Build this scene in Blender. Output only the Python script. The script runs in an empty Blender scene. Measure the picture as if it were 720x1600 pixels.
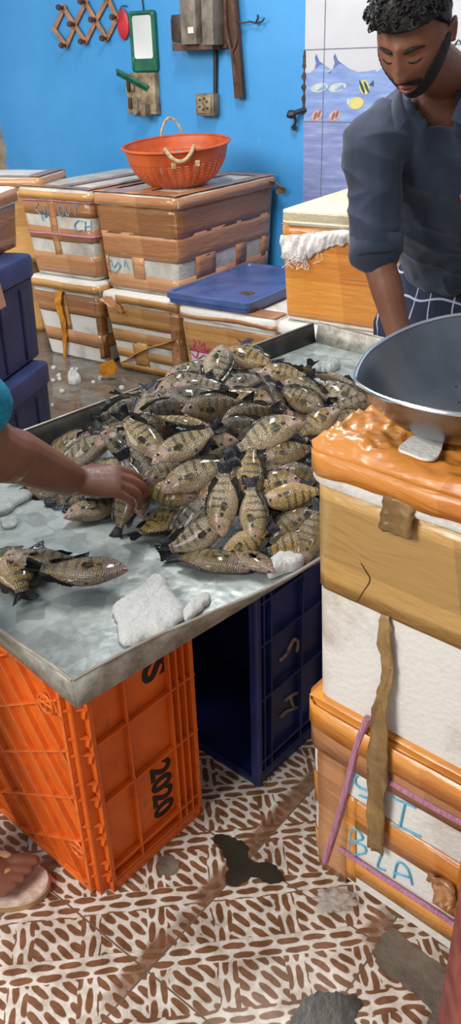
import bpy, bmesh, math, random
from mathutils import Vector as V, Matrix, noise
from math import sin, cos, pi, radians as R
random.seed(7)
SC = bpy.context.scene
COL = SC.collection

# ------------------------------------------------------------------ camera
F_PX, PITCH, ROLL, CH = 1271.74, R(28.9805), R(-1.7686), 1.43
_fw = V((0, cos(PITCH), -sin(PITCH))); _rt = V((1, 0, 0)); _up = _rt.cross(_fw)
_r2 = _rt * cos(ROLL) + _up * sin(ROLL); _u2 = _up * cos(ROLL) - _rt * sin(ROLL)
CAM = V((0, 0, CH))
cd = bpy.data.cameras.new('camera'); cam = bpy.data.objects.new('camera', cd); COL.objects.link(cam)
cd.sensor_fit = 'VERTICAL'; cd.sensor_height = 36; cd.lens = 36 * F_PX / 1600
cd.clip_start = 0.02
m = Matrix((_r2, _u2, -_fw)).transposed().to_4x4(); m.translation = CAM
cam.matrix_world = m
SC.camera = cam

# ------------------------------------------------------------------ world, lights, exposure
SC.view_settings.view_transform = 'Standard'; SC.view_settings.look = 'None'
SC.view_settings.gamma = 1; SC.view_settings.use_curve_mapping = False
SC.view_settings.exposure = 0.0
W = bpy.data.worlds.new('street_daylight'); SC.world = W; W.use_nodes = True
nt = W.node_tree; nt.nodes.clear()
wo = nt.nodes.new('ShaderNodeOutputWorld'); bg = nt.nodes.new('ShaderNodeBackground')
tc = nt.nodes.new('ShaderNodeTexCoord'); sx = nt.nodes.new('ShaderNodeSeparateXYZ')
rp = nt.nodes.new('ShaderNodeValToRGB'); nz = nt.nodes.new('ShaderNodeTexNoise'); ad = nt.nodes.new('ShaderNodeMath')
ad.operation = 'MULTIPLY_ADD'; nz.inputs['Scale'].default_value = 5; ad.inputs[1].default_value = .25
nt.links.new(tc.outputs['Generated'], nz.inputs['Vector']); nt.links.new(tc.outputs['Generated'], sx.inputs[0])
nt.links.new(nz.outputs['Fac'], ad.inputs[0]); nt.links.new(sx.outputs['Z'], ad.inputs[2])
cr = rp.color_ramp
cr.elements[0].position = .0; cr.elements[0].color = (.16, .14, .12, 1)
cr.elements[1].position = .8; cr.elements[1].color = (.75, .85, 1, 1)
for p_, c_ in ((.06, (.2, .19, .16, 1)), (.10, (.8, .95, .65, 1)), (.135, (3.6, 3.6, 3.5, 1)), (.24, (1.1, 1.1, 1.08, 1))):
    e = cr.elements.new(p_); e.color = c_
nt.links.new(ad.outputs[0], rp.inputs[0]); nt.links.new(rp.outputs[0], bg.inputs[0])
bg.inputs[1].default_value = 0.38
nt.links.new(bg.outputs[0], wo.inputs[0])

def area(name, loc, tgt, size, power, col=(1, 1, 1), sy=None):
    l = bpy.data.lights.new(name, 'AREA'); l.energy = power; l.color = col; l.size = size; l.shape = 'DISK'
    if sy: l.shape = 'RECTANGLE'; l.size_y = sy
    o = bpy.data.objects.new(name, l); COL.objects.link(o); o.location = loc
    o.rotation_euler = (V(tgt) - V(loc)).to_track_quat('-Z', 'Y').to_euler()
    return o
area('shopfront_daylight', (-2.6, -.9, 3.0), (.1, 2.4, .5), 1.8, 150, (1, .97, .93))
area('added_left_light', (-3.6, 1.9, 2.9), (-.3, 3.2, .5), 1.6, 95, (1, .98, .95))  # added lamp without a real source, leaves the back boxes' right faces darker
area('ceiling_tube_light', (-.1, 3.0, 3.1), (-.1, 2.7, 0), .25, 60, (1, .98, .95), 1.3)

# ------------------------------------------------------------------ picture helpers (rays of the photographer's viewpoint)
def ray(x, y): return _fw + _r2 * ((x - 360) / F_PX) + _u2 * ((800 - y) / F_PX)
def at_z(x, y, z): d = ray(x, y); return CAM + d * ((z - CH) / d.z)
def at_y(x, y, Y): d = ray(x, y); return CAM + d * (Y / d.y)
def at_plane(x, y, P, n): d = ray(x, y); return CAM + d * ((P - CAM).dot(n) / d.dot(n))
def proj(P):
    d = P - CAM; w = d.dot(_fw)
    return (360 + F_PX * d.dot(_r2) / w, 800 - F_PX * d.dot(_u2) / w)
YAW = R(-35)
D_ = V((cos(YAW), sin(YAW), 0)); N_ = V((-sin(YAW), cos(YAW), 0))
def sn(s, n, z=0): return D_ * s + N_ * n + V((0, 0, z))
WALL_N = 4.06
def at_wall(x, y, off=0.0): return at_plane(x, y, N_ * (WALL_N - off), N_)

# ------------------------------------------------------------------ mesh helpers
MAT4 = {}
def s2l(c):
    return tuple((v / 12.92 if v <= .04045 else ((v + .055) / 1.055) ** 2.4) for v in c)
def rgb(r, g, b): return s2l((r / 255, g / 255, b / 255))
def thing(name, label, cat, loc=(0, 0, 0), rz=0, group=None):
    o = bpy.data.objects.new(name, None); COL.objects.link(o); o.empty_display_size = .05
    o.location = loc; o.rotation_euler = (0, 0, rz)
    o['label'] = label; o['category'] = cat
    if group: o['group'] = group
    MAT4[o.name] = Matrix.Translation(V(loc)) @ Matrix.Rotation(rz, 4, 'Z')
    return o
def tag(o, label, cat, group=None, kind=None):
    o['label'] = label; o['category'] = cat
    if group: o['group'] = group
    if kind: o['kind'] = kind
    return o
def obj(name, bm, mats, parent=None, world=True, smooth=True, ang=40, sharp=True):
    """link bm as one mesh object; world=True: bm is in world space and is brought into the parent's frame"""
    if isinstance(bm, bpy.types.Mesh):
        me = bm; me.name = name
        if parent is not None and world: me.transform(MAT4[parent.name].inverted())
    else:
        if parent is not None and world: bm.transform(MAT4[parent.name].inverted())
        bmesh.ops.recalc_face_normals(bm, faces=bm.faces) if sharp is not None else None
        me = bpy.data.meshes.new(name)
        if smooth:
            for f in bm.faces: f.smooth = True
            if sharp:
                for e in bm.edges:
                    if len(e.link_faces) == 2 and e.calc_face_angle(0) > R(ang): e.smooth = False
        bm.to_mesh(me); bm.free()
    for m_ in (mats if isinstance(mats, (list, tuple)) else [mats]):
        if m_: me.materials.append(m_)
    o = bpy.data.objects.new(name, me); COL.objects.link(o)
    if parent is not None: o.parent = parent
    return o
def struct(name, bm, mats, **k):
    o = obj(name, bm, mats, **k); o['kind'] = 'structure'; return o
def lathe_anchor(o, loc):
    """move a mesh object's origin to loc"""
    o.data.transform(Matrix.Translation(-V(loc))); o.location = loc; return o

def box(bm, c, size, M=None, mi=0, bev=0.0):
    r = bmesh.ops.create_cube(bm, size=1)
    vs = r['verts']
    bmesh.ops.scale(bm, vec=V(size), verts=vs)
    if bev > 0:
        es = list({e for v in vs for e in v.link_edges})
        rr = bmesh.ops.bevel(bm, geom=es, offset=bev, segments=2, affect='EDGES', profile=.5)
        vs = list({v for f in rr['faces'] for v in f.verts} | {v for v in vs if v.is_valid})
        seen = set(); st = [vs[0]]
        while st:
            q = st.pop()
            if q in seen: continue
            seen.add(q); st += [e.other_vert(q) for e in q.link_edges]
        vs = list(seen)
    bmesh.ops.translate(bm, vec=V(c), verts=vs)
    if M is not None: bmesh.ops.transform(bm, matrix=M, verts=vs)
    if mi:
        for f in {f for v in vs for f in v.link_faces}: f.material_index = mi
    return vs
def frameM(o, x, y, z):
    m_ = Matrix((x, y, z)).transposed().to_4x4(); m_.translation = o; return m_
def loft(bm, rings, c0=True, c1=True, closed=True, mi=0):
    L = [[bm.verts.new(p) for p in r] for r in rings]
    n = len(rings[0])
    for a, b in zip(L, L[1:]):
        for i in range(n if closed else n - 1):
            j = (i + 1) % n
            try: f = bm.faces.new((a[i], a[j], b[j], b[i])); f.material_index = mi
            except ValueError: pass
    if c0: f = bm.faces.new(L[0][::-1]); f.material_index = mi
    if c1: f = bm.faces.new(L[-1]); f.material_index = mi
    return L
def tube(bm, pts, r, n=8, caps=True, flat=1.0, up=None, mi=0):
    pts = [V(p) for p in pts]; rs = r if isinstance(r, (list, tuple)) else [r] * len(pts)
    rings = []; prev = None
    for i, p in enumerate(pts):
        t = (pts[min(i + 1, len(pts) - 1)] - pts[max(i - 1, 0)]).normalized()
        if prev is None:
            a = V(up) if up is not None else (V((0, 0, 1)) if abs(t.z) < .9 else V((1, 0, 0)))
            x = (a - t * a.dot(t)).normalized()
        else: x = (prev - t * prev.dot(t)).normalized()
        prev = x; y = t.cross(x)
        rings.append([p + x * (rs[i] * flat * cos(k * 2 * pi / n)) + y * (rs[i] * sin(k * 2 * pi / n)) for k in range(n)])
    return loft(bm, rings, caps, caps, mi=mi)
def spline(pts, n=6, closed=False):
    P = [V(p) for p in pts]; out = []
    m_ = len(P)
    for i in range(m_ if closed else m_ - 1):
        if closed: a, b, c, d = P[(i - 1) % m_], P[i], P[(i + 1) % m_], P[(i + 2) % m_]
        else: a, b, c, d = P[max(i - 1, 0)], P[i], P[i + 1], P[min(i + 2, m_ - 1)]
        for k in range(n):
            t = k / n
            out.append(.5 * ((2 * b) + (c - a) * t + (2 * a - 5 * b + 4 * c - d) * t * t + (3 * b - a - 3 * c + d) * t ** 3))
    if not closed: out.append(P[-1])
    return out
def lerp_tab(tab, x):
    for (a, *va), (b, *vb) in zip(tab, tab[1:]):
        if x <= b:
            t = max(0, (x - a) / (b - a)); t = t * t * (3 - 2 * t) * .5 + t * .5
            return [p + (q - p) * t for p, q in zip(va, vb)]
    return list(tab[-1][1:])
def sphere(bm, c, r, n=12, M=None, mi=0):
    q = bmesh.ops.create_uvsphere(bm, u_segments=n, v_segments=max(6, n * 2 // 3), radius=1)
    vs = q['verts']; bmesh.ops.scale(bm, vec=V(r) if not isinstance(r, (int, float)) else V((r, r, r)), verts=vs)
    if M is not None: bmesh.ops.transform(bm, matrix=M, verts=vs)
    bmesh.ops.translate(bm, vec=V(c), verts=vs)
    if mi:
        for f in {f for v in vs for f in v.link_faces}: f.material_index = mi
    return vs
def prism(bm, poly, vec, mi=0):
    a = [bm.verts.new(p) for p in poly]; b = [bm.verts.new(V(p) + V(vec)) for p in poly]
    n = len(poly); fs = [bm.faces.new(a), bm.faces.new(b[::-1])]
    for i in range(n): fs.append(bm.faces.new((a[i], a[(i + 1) % n], b[(i + 1) % n], b[i])))
    for f in fs: f.material_index = mi
def fuse(bm, voxel, smooth_it=3, fac=.5):
    """merge overlapping closed pieces of bm into one continuous skin"""
    me = bpy.data.meshes.new('tmp'); bm.to_mesh(me); bm.free()
    o = bpy.data.objects.new('tmp', me); COL.objects.link(o)
    md = o.modifiers.new('r', 'REMESH'); md.mode = 'VOXEL'; md.voxel_size = voxel; md.use_smooth_shade = True
    if smooth_it:
        s_ = o.modifiers.new('s', 'SMOOTH'); s_.iterations = smooth_it; s_.factor = fac
    dg = bpy.context.evaluated_depsgraph_get()
    out = bpy.data.meshes.new_from_object(o.evaluated_get(dg))
    bpy.data.objects.remove(o)
    b = bmesh.new(); b.from_mesh(out); return b

# ------------------------------------------------------------------ materials
class NT:
    def __init__(s, name):
        s.m = bpy.data.materials.new(name); s.m.use_nodes = True; s.t = s.m.node_tree
        s.b = s.t.nodes['Principled BSDF']; s._tc = None
    def n(s, typ, **k):
        q = s.t.nodes.new('ShaderNode' + typ)
        for a, v in k.items(): setattr(q, a, v)
        return q
    def l(s, a, b): s.t.links.new(a, b)
    def co(s, kind='Object'):
        if not s._tc: s._tc = s.n('TexCoord')
        return s._tc.outputs[kind]
    def mapped(s, scale=(1, 1, 1), loc=(0, 0, 0), rot=(0, 0, 0), src=None):
        q = s.n('Mapping'); s.l(src or s.co(), q.inputs[0])
        q.inputs['Scale'].default_value = scale; q.inputs['Location'].default_value = loc; q.inputs['Rotation'].default_value = rot
        return q.outputs[0]
    def noise(s, scale, vec=None, detail=4, rough=.55, dist=0):
        q = s.n('TexNoise'); q.inputs['Scale'].default_value = scale; q.inputs['Detail'].default_value = detail
        q.inputs['Roughness'].default_value = rough; q.inputs['Distortion'].default_value = dist
        s.l(vec or s.co(), q.inputs['Vector']); return q.outputs['Fac']
    def ramp(s, fac, stops):
        q = s.n('ValToRGB'); c = q.color_ramp
        while len(c.elements) > 1: c.elements.remove(c.elements[0])
        c.elements[0].position = stops[0][0]; c.elements[0].color = (*stops[0][1][:3], 1)
        for p_, k in stops[1:]:
            e_ = c.elements.new(p_); e_.color = (*k[:3], 1)
        s.l(fac, q.inputs[0]); return q.outputs[0]
    def val(s, fac, a, b, lo=0., hi=1.):
        q = s.n('MapRange'); s.l(fac, q.inputs[0])
        for i, v in enumerate((a, b, lo, hi)): q.inputs[i + 1].default_value = v
        return q.outputs[0]
    def math(s, op, a, b=None, c=None):
        q = s.n('Math', operation=op)
        for i, v in enumerate((a, b, c)):
            if v is None: continue
            if isinstance(v, (int, float)): q.inputs[i].default_value = v
            else: s.l(v, q.inputs[i])
        return q.outputs[0]
    def mix(s, fac, a, b, mode='MIX'):
        q = s.n('Mix', data_type='RGBA', blend_type=mode)
        for i, v in ((0, fac), (6, a), (7, b)):
            if isinstance(v, (int, float)): q.inputs[i].default_value = v
            elif isinstance(v, tuple): q.inputs[i].default_value = (*v[:3], 1)
            else: s.l(v, q.inputs[i])
        return q.outputs[2]
    def sep(s, vec=None):
        q = s.n('SeparateXYZ'); s.l(vec or s.co(), q.inputs[0]); return q.outputs
    def bump(s, h, strength=.3, dist=.01):
        q = s.n('Bump'); q.inputs['Strength'].default_value = strength; q.inputs['Distance'].default_value = dist
        s.l(h, q.inputs['Height'])
        s.l(q.outputs[0], s.b.inputs['Normal'])
    def set(s, **k):
        for a, v in k.items():
            i = s.b.inputs[{'col': 'Base Color', 'rough': 'Roughness', 'metal': 'Metallic', 'coat': 'Coat Weight', 'crough': 'Coat Roughness',
                            'spec': 'Specular IOR Level', 'trans': 'Transmission Weight', 'sss': 'Subsurface Weight', 'alpha': 'Alpha',
                            'sheen': 'Sheen Weight', 'ior': 'IOR'}[a]]
            if isinstance(v, tuple): i.default_value = (*v[:3], 1)
            elif isinstance(v, (int, float)): i.default_value = v
            else: s.l(v, i)
        return s.m
def simple(name, c1, c2=None, scale=8, rough=.5, metal=0, bump=0, bscale=None, stretch=(1, 1, 1), coat=0, lo=.35, hi=.65, bdist=.01, **k):
    t = NT(name); c2 = c2 or tuple(x * .75 for x in c1)
    v = t.mapped(stretch)
    f = t.noise(scale, v)
    t.set(col=t.ramp(f, [(lo, c2), (hi, c1)]), rough=rough, metal=metal, coat=coat, **k)
    if bump: t.bump(t.noise(bscale or scale * 3, v), bump, bdist)
    return t.m

def tape_mat(name, c1, c2, c3, rough=.24):
    """glossy packing tape: overlapping layers and lengthwise wrinkles"""
    t = NT(name)
    f = t.noise(2.5, t.mapped((1, 1, 1.6)), 4, .55)
    lay = t.noise(2.0, t.mapped((.2, .2, 5), rot=(.05, .03, 0)), 1, .3)
    lay2 = t.noise(2.0, t.mapped((1.4, 1.4, .2), loc=(3, 1, 2)), 1, .3)
    g = t.noise(9, t.mapped((1, 1, 4.5), rot=(.25, .2, .3)), 3, .5, .8)
    c = t.ramp(f, [(.28, c2), (.66, c1)])
    step = t.math('ADD', t.math('MULTIPLY', t.math('GREATER_THAN', lay, .5), .5), t.math('MULTIPLY', t.math('GREATER_THAN', lay2, .56), .4))
    c = t.mix(step, c, c3)
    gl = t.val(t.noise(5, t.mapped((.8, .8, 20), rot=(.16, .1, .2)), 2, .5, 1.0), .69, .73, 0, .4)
    c = t.mix(gl, c, tuple(min(1, x * 1.35 + .14) for x in c1))  # pale glints along the wrinkles, painted into the tape colour
    t.set(col=c, rough=t.val(f, .3, .7, rough, rough + .14), coat=.3, crough=.12)
    t.bump(g, .45, .010); return t.m
def foam_mat(name, c, dirt, amt=.5):
    t = NT(name); f = t.noise(5, None, 6, .65); g = t.noise(60, None, 2)
    v = t.n('TexVoronoi'); v.inputs['Scale'].default_value = 110; t.l(t.co(), v.inputs['Vector'])
    col = t.ramp(f, [(.62 - .25 * amt, c), (.8, dirt)])
    h = t.noise(13, None, 5, .7); col = t.mix(t.val(h, .6, .74, 0, .5 * amt), col, dirt)
    t.set(col=col, rough=.65, spec=.3)
    t.bump(t.math('ADD', v.outputs['Distance'], g), .25, .004); return t.m

M = {}
M['foam'] = foam_mat('white_foam', rgb(228, 226, 220), rgb(165, 145, 118), .4)
M['foam_dirty'] = foam_mat('stained_foam', rgb(215, 212, 202), rgb(135, 125, 108), .9)
M['foam_cream'] = foam_mat('cream_foam', rgb(236, 226, 196), rgb(190, 160, 110), .5)
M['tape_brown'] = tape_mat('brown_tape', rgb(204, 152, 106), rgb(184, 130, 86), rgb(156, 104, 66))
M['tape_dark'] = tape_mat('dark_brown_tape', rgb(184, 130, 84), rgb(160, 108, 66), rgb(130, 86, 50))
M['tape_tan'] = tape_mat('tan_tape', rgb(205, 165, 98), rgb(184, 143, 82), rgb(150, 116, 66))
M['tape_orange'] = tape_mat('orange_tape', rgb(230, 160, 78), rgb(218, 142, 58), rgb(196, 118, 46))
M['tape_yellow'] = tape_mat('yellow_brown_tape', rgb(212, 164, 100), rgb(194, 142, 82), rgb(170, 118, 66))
M['tape_strip'] = simple('loose_tape', rgb(160, 128, 80), rgb(118, 90, 52), 14, .4, bump=.6, bscale=30, coat=.2)
M['strip_orange'] = simple('loose_orange_tape', rgb(236, 160, 50), rgb(196, 120, 30), 14, .4, bump=.5)
M['rope'] = simple('mauve_rope', rgb(212, 154, 180), rgb(178, 112, 142), 40, .5, bump=.5, bscale=120, stretch=(6, 6, .6))
M['ink_blue'] = simple('cyan_marker', rgb(112, 198, 226), rgb(84, 176, 214), 60, .6)
M['ink_faded'] = simple('faded_blue_marker', rgb(120, 175, 200), rgb(90, 140, 170), 60, .6)
M['ink_pink'] = simple('pink_marker', rgb(205, 70, 140), rgb(180, 50, 120), 60, .6)
M['ink_black'] = simple('black_print', rgb(28, 18, 14), rgb(18, 12, 10), 60, .6)
M['chalk'] = simple('chalk_mark', rgb(175, 150, 120), rgb(110, 95, 90), 90, .8)
t = NT('orange_plastic'); f = t.noise(5, None, 6, .65); g = t.noise(30, None, 5, .7)
c = t.ramp(f, [(.3, rgb(196, 84, 24)), (.6, rgb(226, 106, 32))]); c = t.mix(t.val(g, .56, .75, 0, .55), c, rgb(120, 62, 26)); c = t.mix(t.val(f, .38, .28, 0, .5), c, rgb(132, 66, 26))
t.set(col=c, rough=.42, spec=.35); t.bump(g, .1, .005); M['crate_orange'] = t.m
M['crate_orange_rib'] = simple('worn_orange_plastic', rgb(238, 118, 34), rgb(206, 100, 40), 30, .5)
M['crate_blue'] = simple('navy_plastic', rgb(36, 48, 104), rgb(24, 33, 76), 8, .38, bump=.1, bscale=40)
M['ice_box_blue'] = simple('blue_icebox_plastic', rgb(44, 56, 100), rgb(32, 42, 78), 7, .45, bump=.1, bscale=50)
M['lid_blue'] = simple('blue_tub_plastic', rgb(84, 104, 158), rgb(64, 84, 136), 9, .35)
M['colander'] = simple('orange_basket_plastic', rgb(206, 98, 46), rgb(170, 72, 32), 8, .45)
M['rope_handle'] = simple('beige_rope', rgb(205, 185, 145), rgb(165, 140, 100), 60, .8, bump=.6, bscale=150)
M['cloth_white'] = simple('white_rag', rgb(238, 234, 230), rgb(205, 198, 195), 20, .85, bump=.5, bscale=50)
M['wood_rack'] = simple('rack_wood', rgb(186, 138, 104), rgb(150, 106, 78), 18, .55)
M['wood_dark'] = simple('old_wood', rgb(98, 66, 44), rgb(62, 42, 30), 12, .7, bump=.4, stretch=(3, 3, .5))
M['peg'] = simple('peg_wood', rgb(100, 62, 46), rgb(70, 42, 30), 30, .5)
M['grey_metal'] = simple('painted_grey_metal', rgb(138, 132, 120), rgb(100, 90, 80), 14, .5, bump=.2)
M['rust'] = simple('rusty_metal', rgb(110, 80, 64), rgb(70, 48, 40), 22, .75, bump=.5)
M['board'] = simple('grimy_switchboard', rgb(172, 156, 126), rgb(105, 84, 60), 16, .7, bump=.2)
M['switch_dark'] = simple('dark_bakelite', rgb(70, 54, 42), rgb(44, 34, 28), 30, .5)
M['socket'] = simple('grimy_socket', rgb(140, 124, 104), rgb(96, 80, 64), 20, .6)
M['green_frame'] = simple('green_plastic', rgb(34, 110, 84), rgb(22, 84, 64), 12, .4)
M['red_plastic'] = simple('red_plastic', rgb(200, 40, 52), rgb(168, 26, 40), 12, .4)
M['wire'] = simple('black_wire', rgb(40, 42, 48), rgb(26, 28, 32), 20, .5)
M['ice'] = None
t = NT('glass_mirror'); M['mirror'] = t.set(col=(.92, .95, .93), metal=1, rough=.03)
t = NT('ice'); f = t.noise(30, None, 6, .75)
t.set(col=t.ramp(f, [(.3, rgb(236, 238, 234)), (.6, rgb(250, 250, 246))]), rough=t.val(f, .3, .7, .15, .5), trans=.3, sss=.4, ior=1.31)
t.b.inputs['Subsurface Radius'].default_value = (.03, .03, .03)
t.bump(t.noise(120, None, 5, .75), .8, .008); M['ice'] = t.m
t = NT('clear_ice'); f = t.noise(26, None, 5, .7)
t.set(col=t.ramp(f, [(.3, rgb(190, 200, 198)), (.65, rgb(228, 232, 228))]), rough=.12, trans=.6, ior=1.31)
t.bump(t.noise(40, None, 4, .7), .7, .01); M['ice_clear'] = t.m
t = NT('maroon_paint'); f = t.noise(18, None, 5)
t.set(col=t.ramp(f, [(.35, rgb(120, 58, 52)), (.65, rgb(165, 88, 78))]), rough=.6); t.bump(t.noise(60), .4, .006); M['maroon'] = t.m

# galvanised tray
t = NT('galvanised_sheet')
v = t.n('TexVoronoi'); v.inputs['Scale'].default_value = 26; t.l(t.mapped((1, 1, 1)), v.inputs['Vector'])
vs_ = t.sep(v.outputs['Color'])
f = t.noise(4, None, 6, .65); g = t.noise(28, None, 6, .7)
c = t.ramp(vs_[0], [(0, rgb(142, 150, 147)), (1, rgb(182, 190, 186))])
c = t.mix(t.val(f, .5, .72, 0, .6), c, rgb(112, 118, 112))
c = t.mix(t.val(g, .6, .8, 0, .35), c, rgb(205, 212, 210))
t.set(col=c, metal=.28, rough=t.val(g, .3, .65, .16, .42)); t.bump(t.noise(9, None, 3), .3, .02); M['tray'] = t.m
t = NT('weathered_tray_lip'); f = t.noise(16, None, 6, .7); g = t.noise(5)
c = t.ramp(f, [(.32, rgb(112, 100, 84)), (.5, rgb(162, 158, 148)), (.68, rgb(200, 198, 190))])
t.set(col=t.mix(t.val(g, .5, .66, 0, .5), c, rgb(118, 108, 92)), metal=.3, rough=.5); t.bump(f, .3, .01); M['tray_lip'] = t.m
t = NT('rusty_edge'); f = t.noise(9); t.set(col=t.ramp(f, [(.4, rgb(178, 176, 168)), (.62, rgb(150, 122, 104))]), rough=.5, metal=.3); M['edge'] = t.m
t = NT('worn_steel'); f = t.noise(7, None, 5); g = t.noise(38, None, 5, .7)
c = t.ramp(f, [(.3, rgb(98, 102, 108)), (.7, rgb(138, 142, 146))])
c = t.mix(t.val(g, .66, .7, 0, .8), c, rgb(60, 58, 55))
t.set(col=c, metal=.9, rough=t.val(f, .3, .7, .2, .34)); M['steel'] = t.m
t = NT('bright_rim'); t.set(col=rgb(225, 225, 225), metal=1, rough=.18); M['rim'] = t.m

# blue wall
t = NT('blue_wall_paint')
f = t.noise(1.3, None, 6, .6); g = t.noise(16, t.mapped((1, 1, .45)), 6, .7)
c = t.ramp(f, [(.3, rgb(52, 140, 205)), (.7, rgb(76, 160, 222))])
c = t.mix(t.val(g, .62, .78, 0, .35), c, rgb(130, 190, 230))
sp = t.sep(); 
h = t.noise(2.5, t.mapped((1, 1, .5)), 6, .7)
_b = (N_ * 4.06 - CAM); xL = at_wall(4, 200).dot(D_)
left = t.val(sp[0], xL, xL + .16, 1, 0)
mask = t.math('MULTIPLY', t.math('MULTIPLY', t.val(h, .50, .56), left), t.val(sp[2], 1.55, 1.4))
strip_ = t.val(sp[0], xL - .03, xL - .01, 1, 0)
mask = t.math('MAXIMUM', mask, strip_)
c = t.mix(mask, c, t.ramp(t.noise(12, None, 5), [(.35, rgb(122, 104, 84)), (.65, rgb(168, 152, 132))]))
t.set(col=c, rough=.5); t.bump(t.noise(9, t.mapped((1, 1, .5)), 6, .65), .25, .015); M['wall'] = t.m
t = NT('white_tile'); t.set(col=t.ramp(t.noise(3), [(.3, rgb(186, 187, 194)), (.7, rgb(200, 201, 207))]), rough=.22); M['tile_white'] = t.m
t = NT('sea_tile'); f = t.noise(7, t.mapped((1, 1, 5)), 4)
t.set(col=t.ramp(f, [(.3, rgb(112, 136, 192)), (.55, rgb(134, 156, 206)), (.75, rgb(158, 178, 216))]), rough=.22); M['tile_sea'] = t.m
t = NT('deep_sea_tile'); f = t.noise(7, t.mapped((1, 1, 6)), 4)
t.set(col=t.ramp(f, [(.3, rgb(116, 130, 178)), (.55, rgb(138, 150, 194)), (.75, rgb(166, 176, 206))]), rough=.22); M['tile_deep'] = t.m
M['wave_dark'] = simple('wave_print', rgb(98, 116, 172), rgb(84, 100, 156), 20, .3)
M['print_yellow'] = simple('yellow_print', rgb(214, 206, 130), rgb(196, 186, 110), 20, .3)
M['print_dark'] = simple('dark_print', rgb(60, 84, 88), rgb(44, 64, 70), 20, .3)
M['print_pink'] = simple('peach_print', rgb(214, 176, 168), rgb(196, 150, 140), 30, .3)
M['print_brown'] = simple('brown_print', rgb(150, 106, 96), rgb(130, 90, 84), 30, .3)
M['print_pale'] = simple('pale_print', rgb(198, 206, 196), rgb(170, 184, 190), 30, .3)
M['grout'] = simple('tile_grout', rgb(120, 122, 140), rgb(96, 98, 114), 40, .8)
M['rough_edge'] = simple('broken_plaster', rgb(98, 78, 62), rgb(60, 48, 42), 30, .9, bump=.6)

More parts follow.
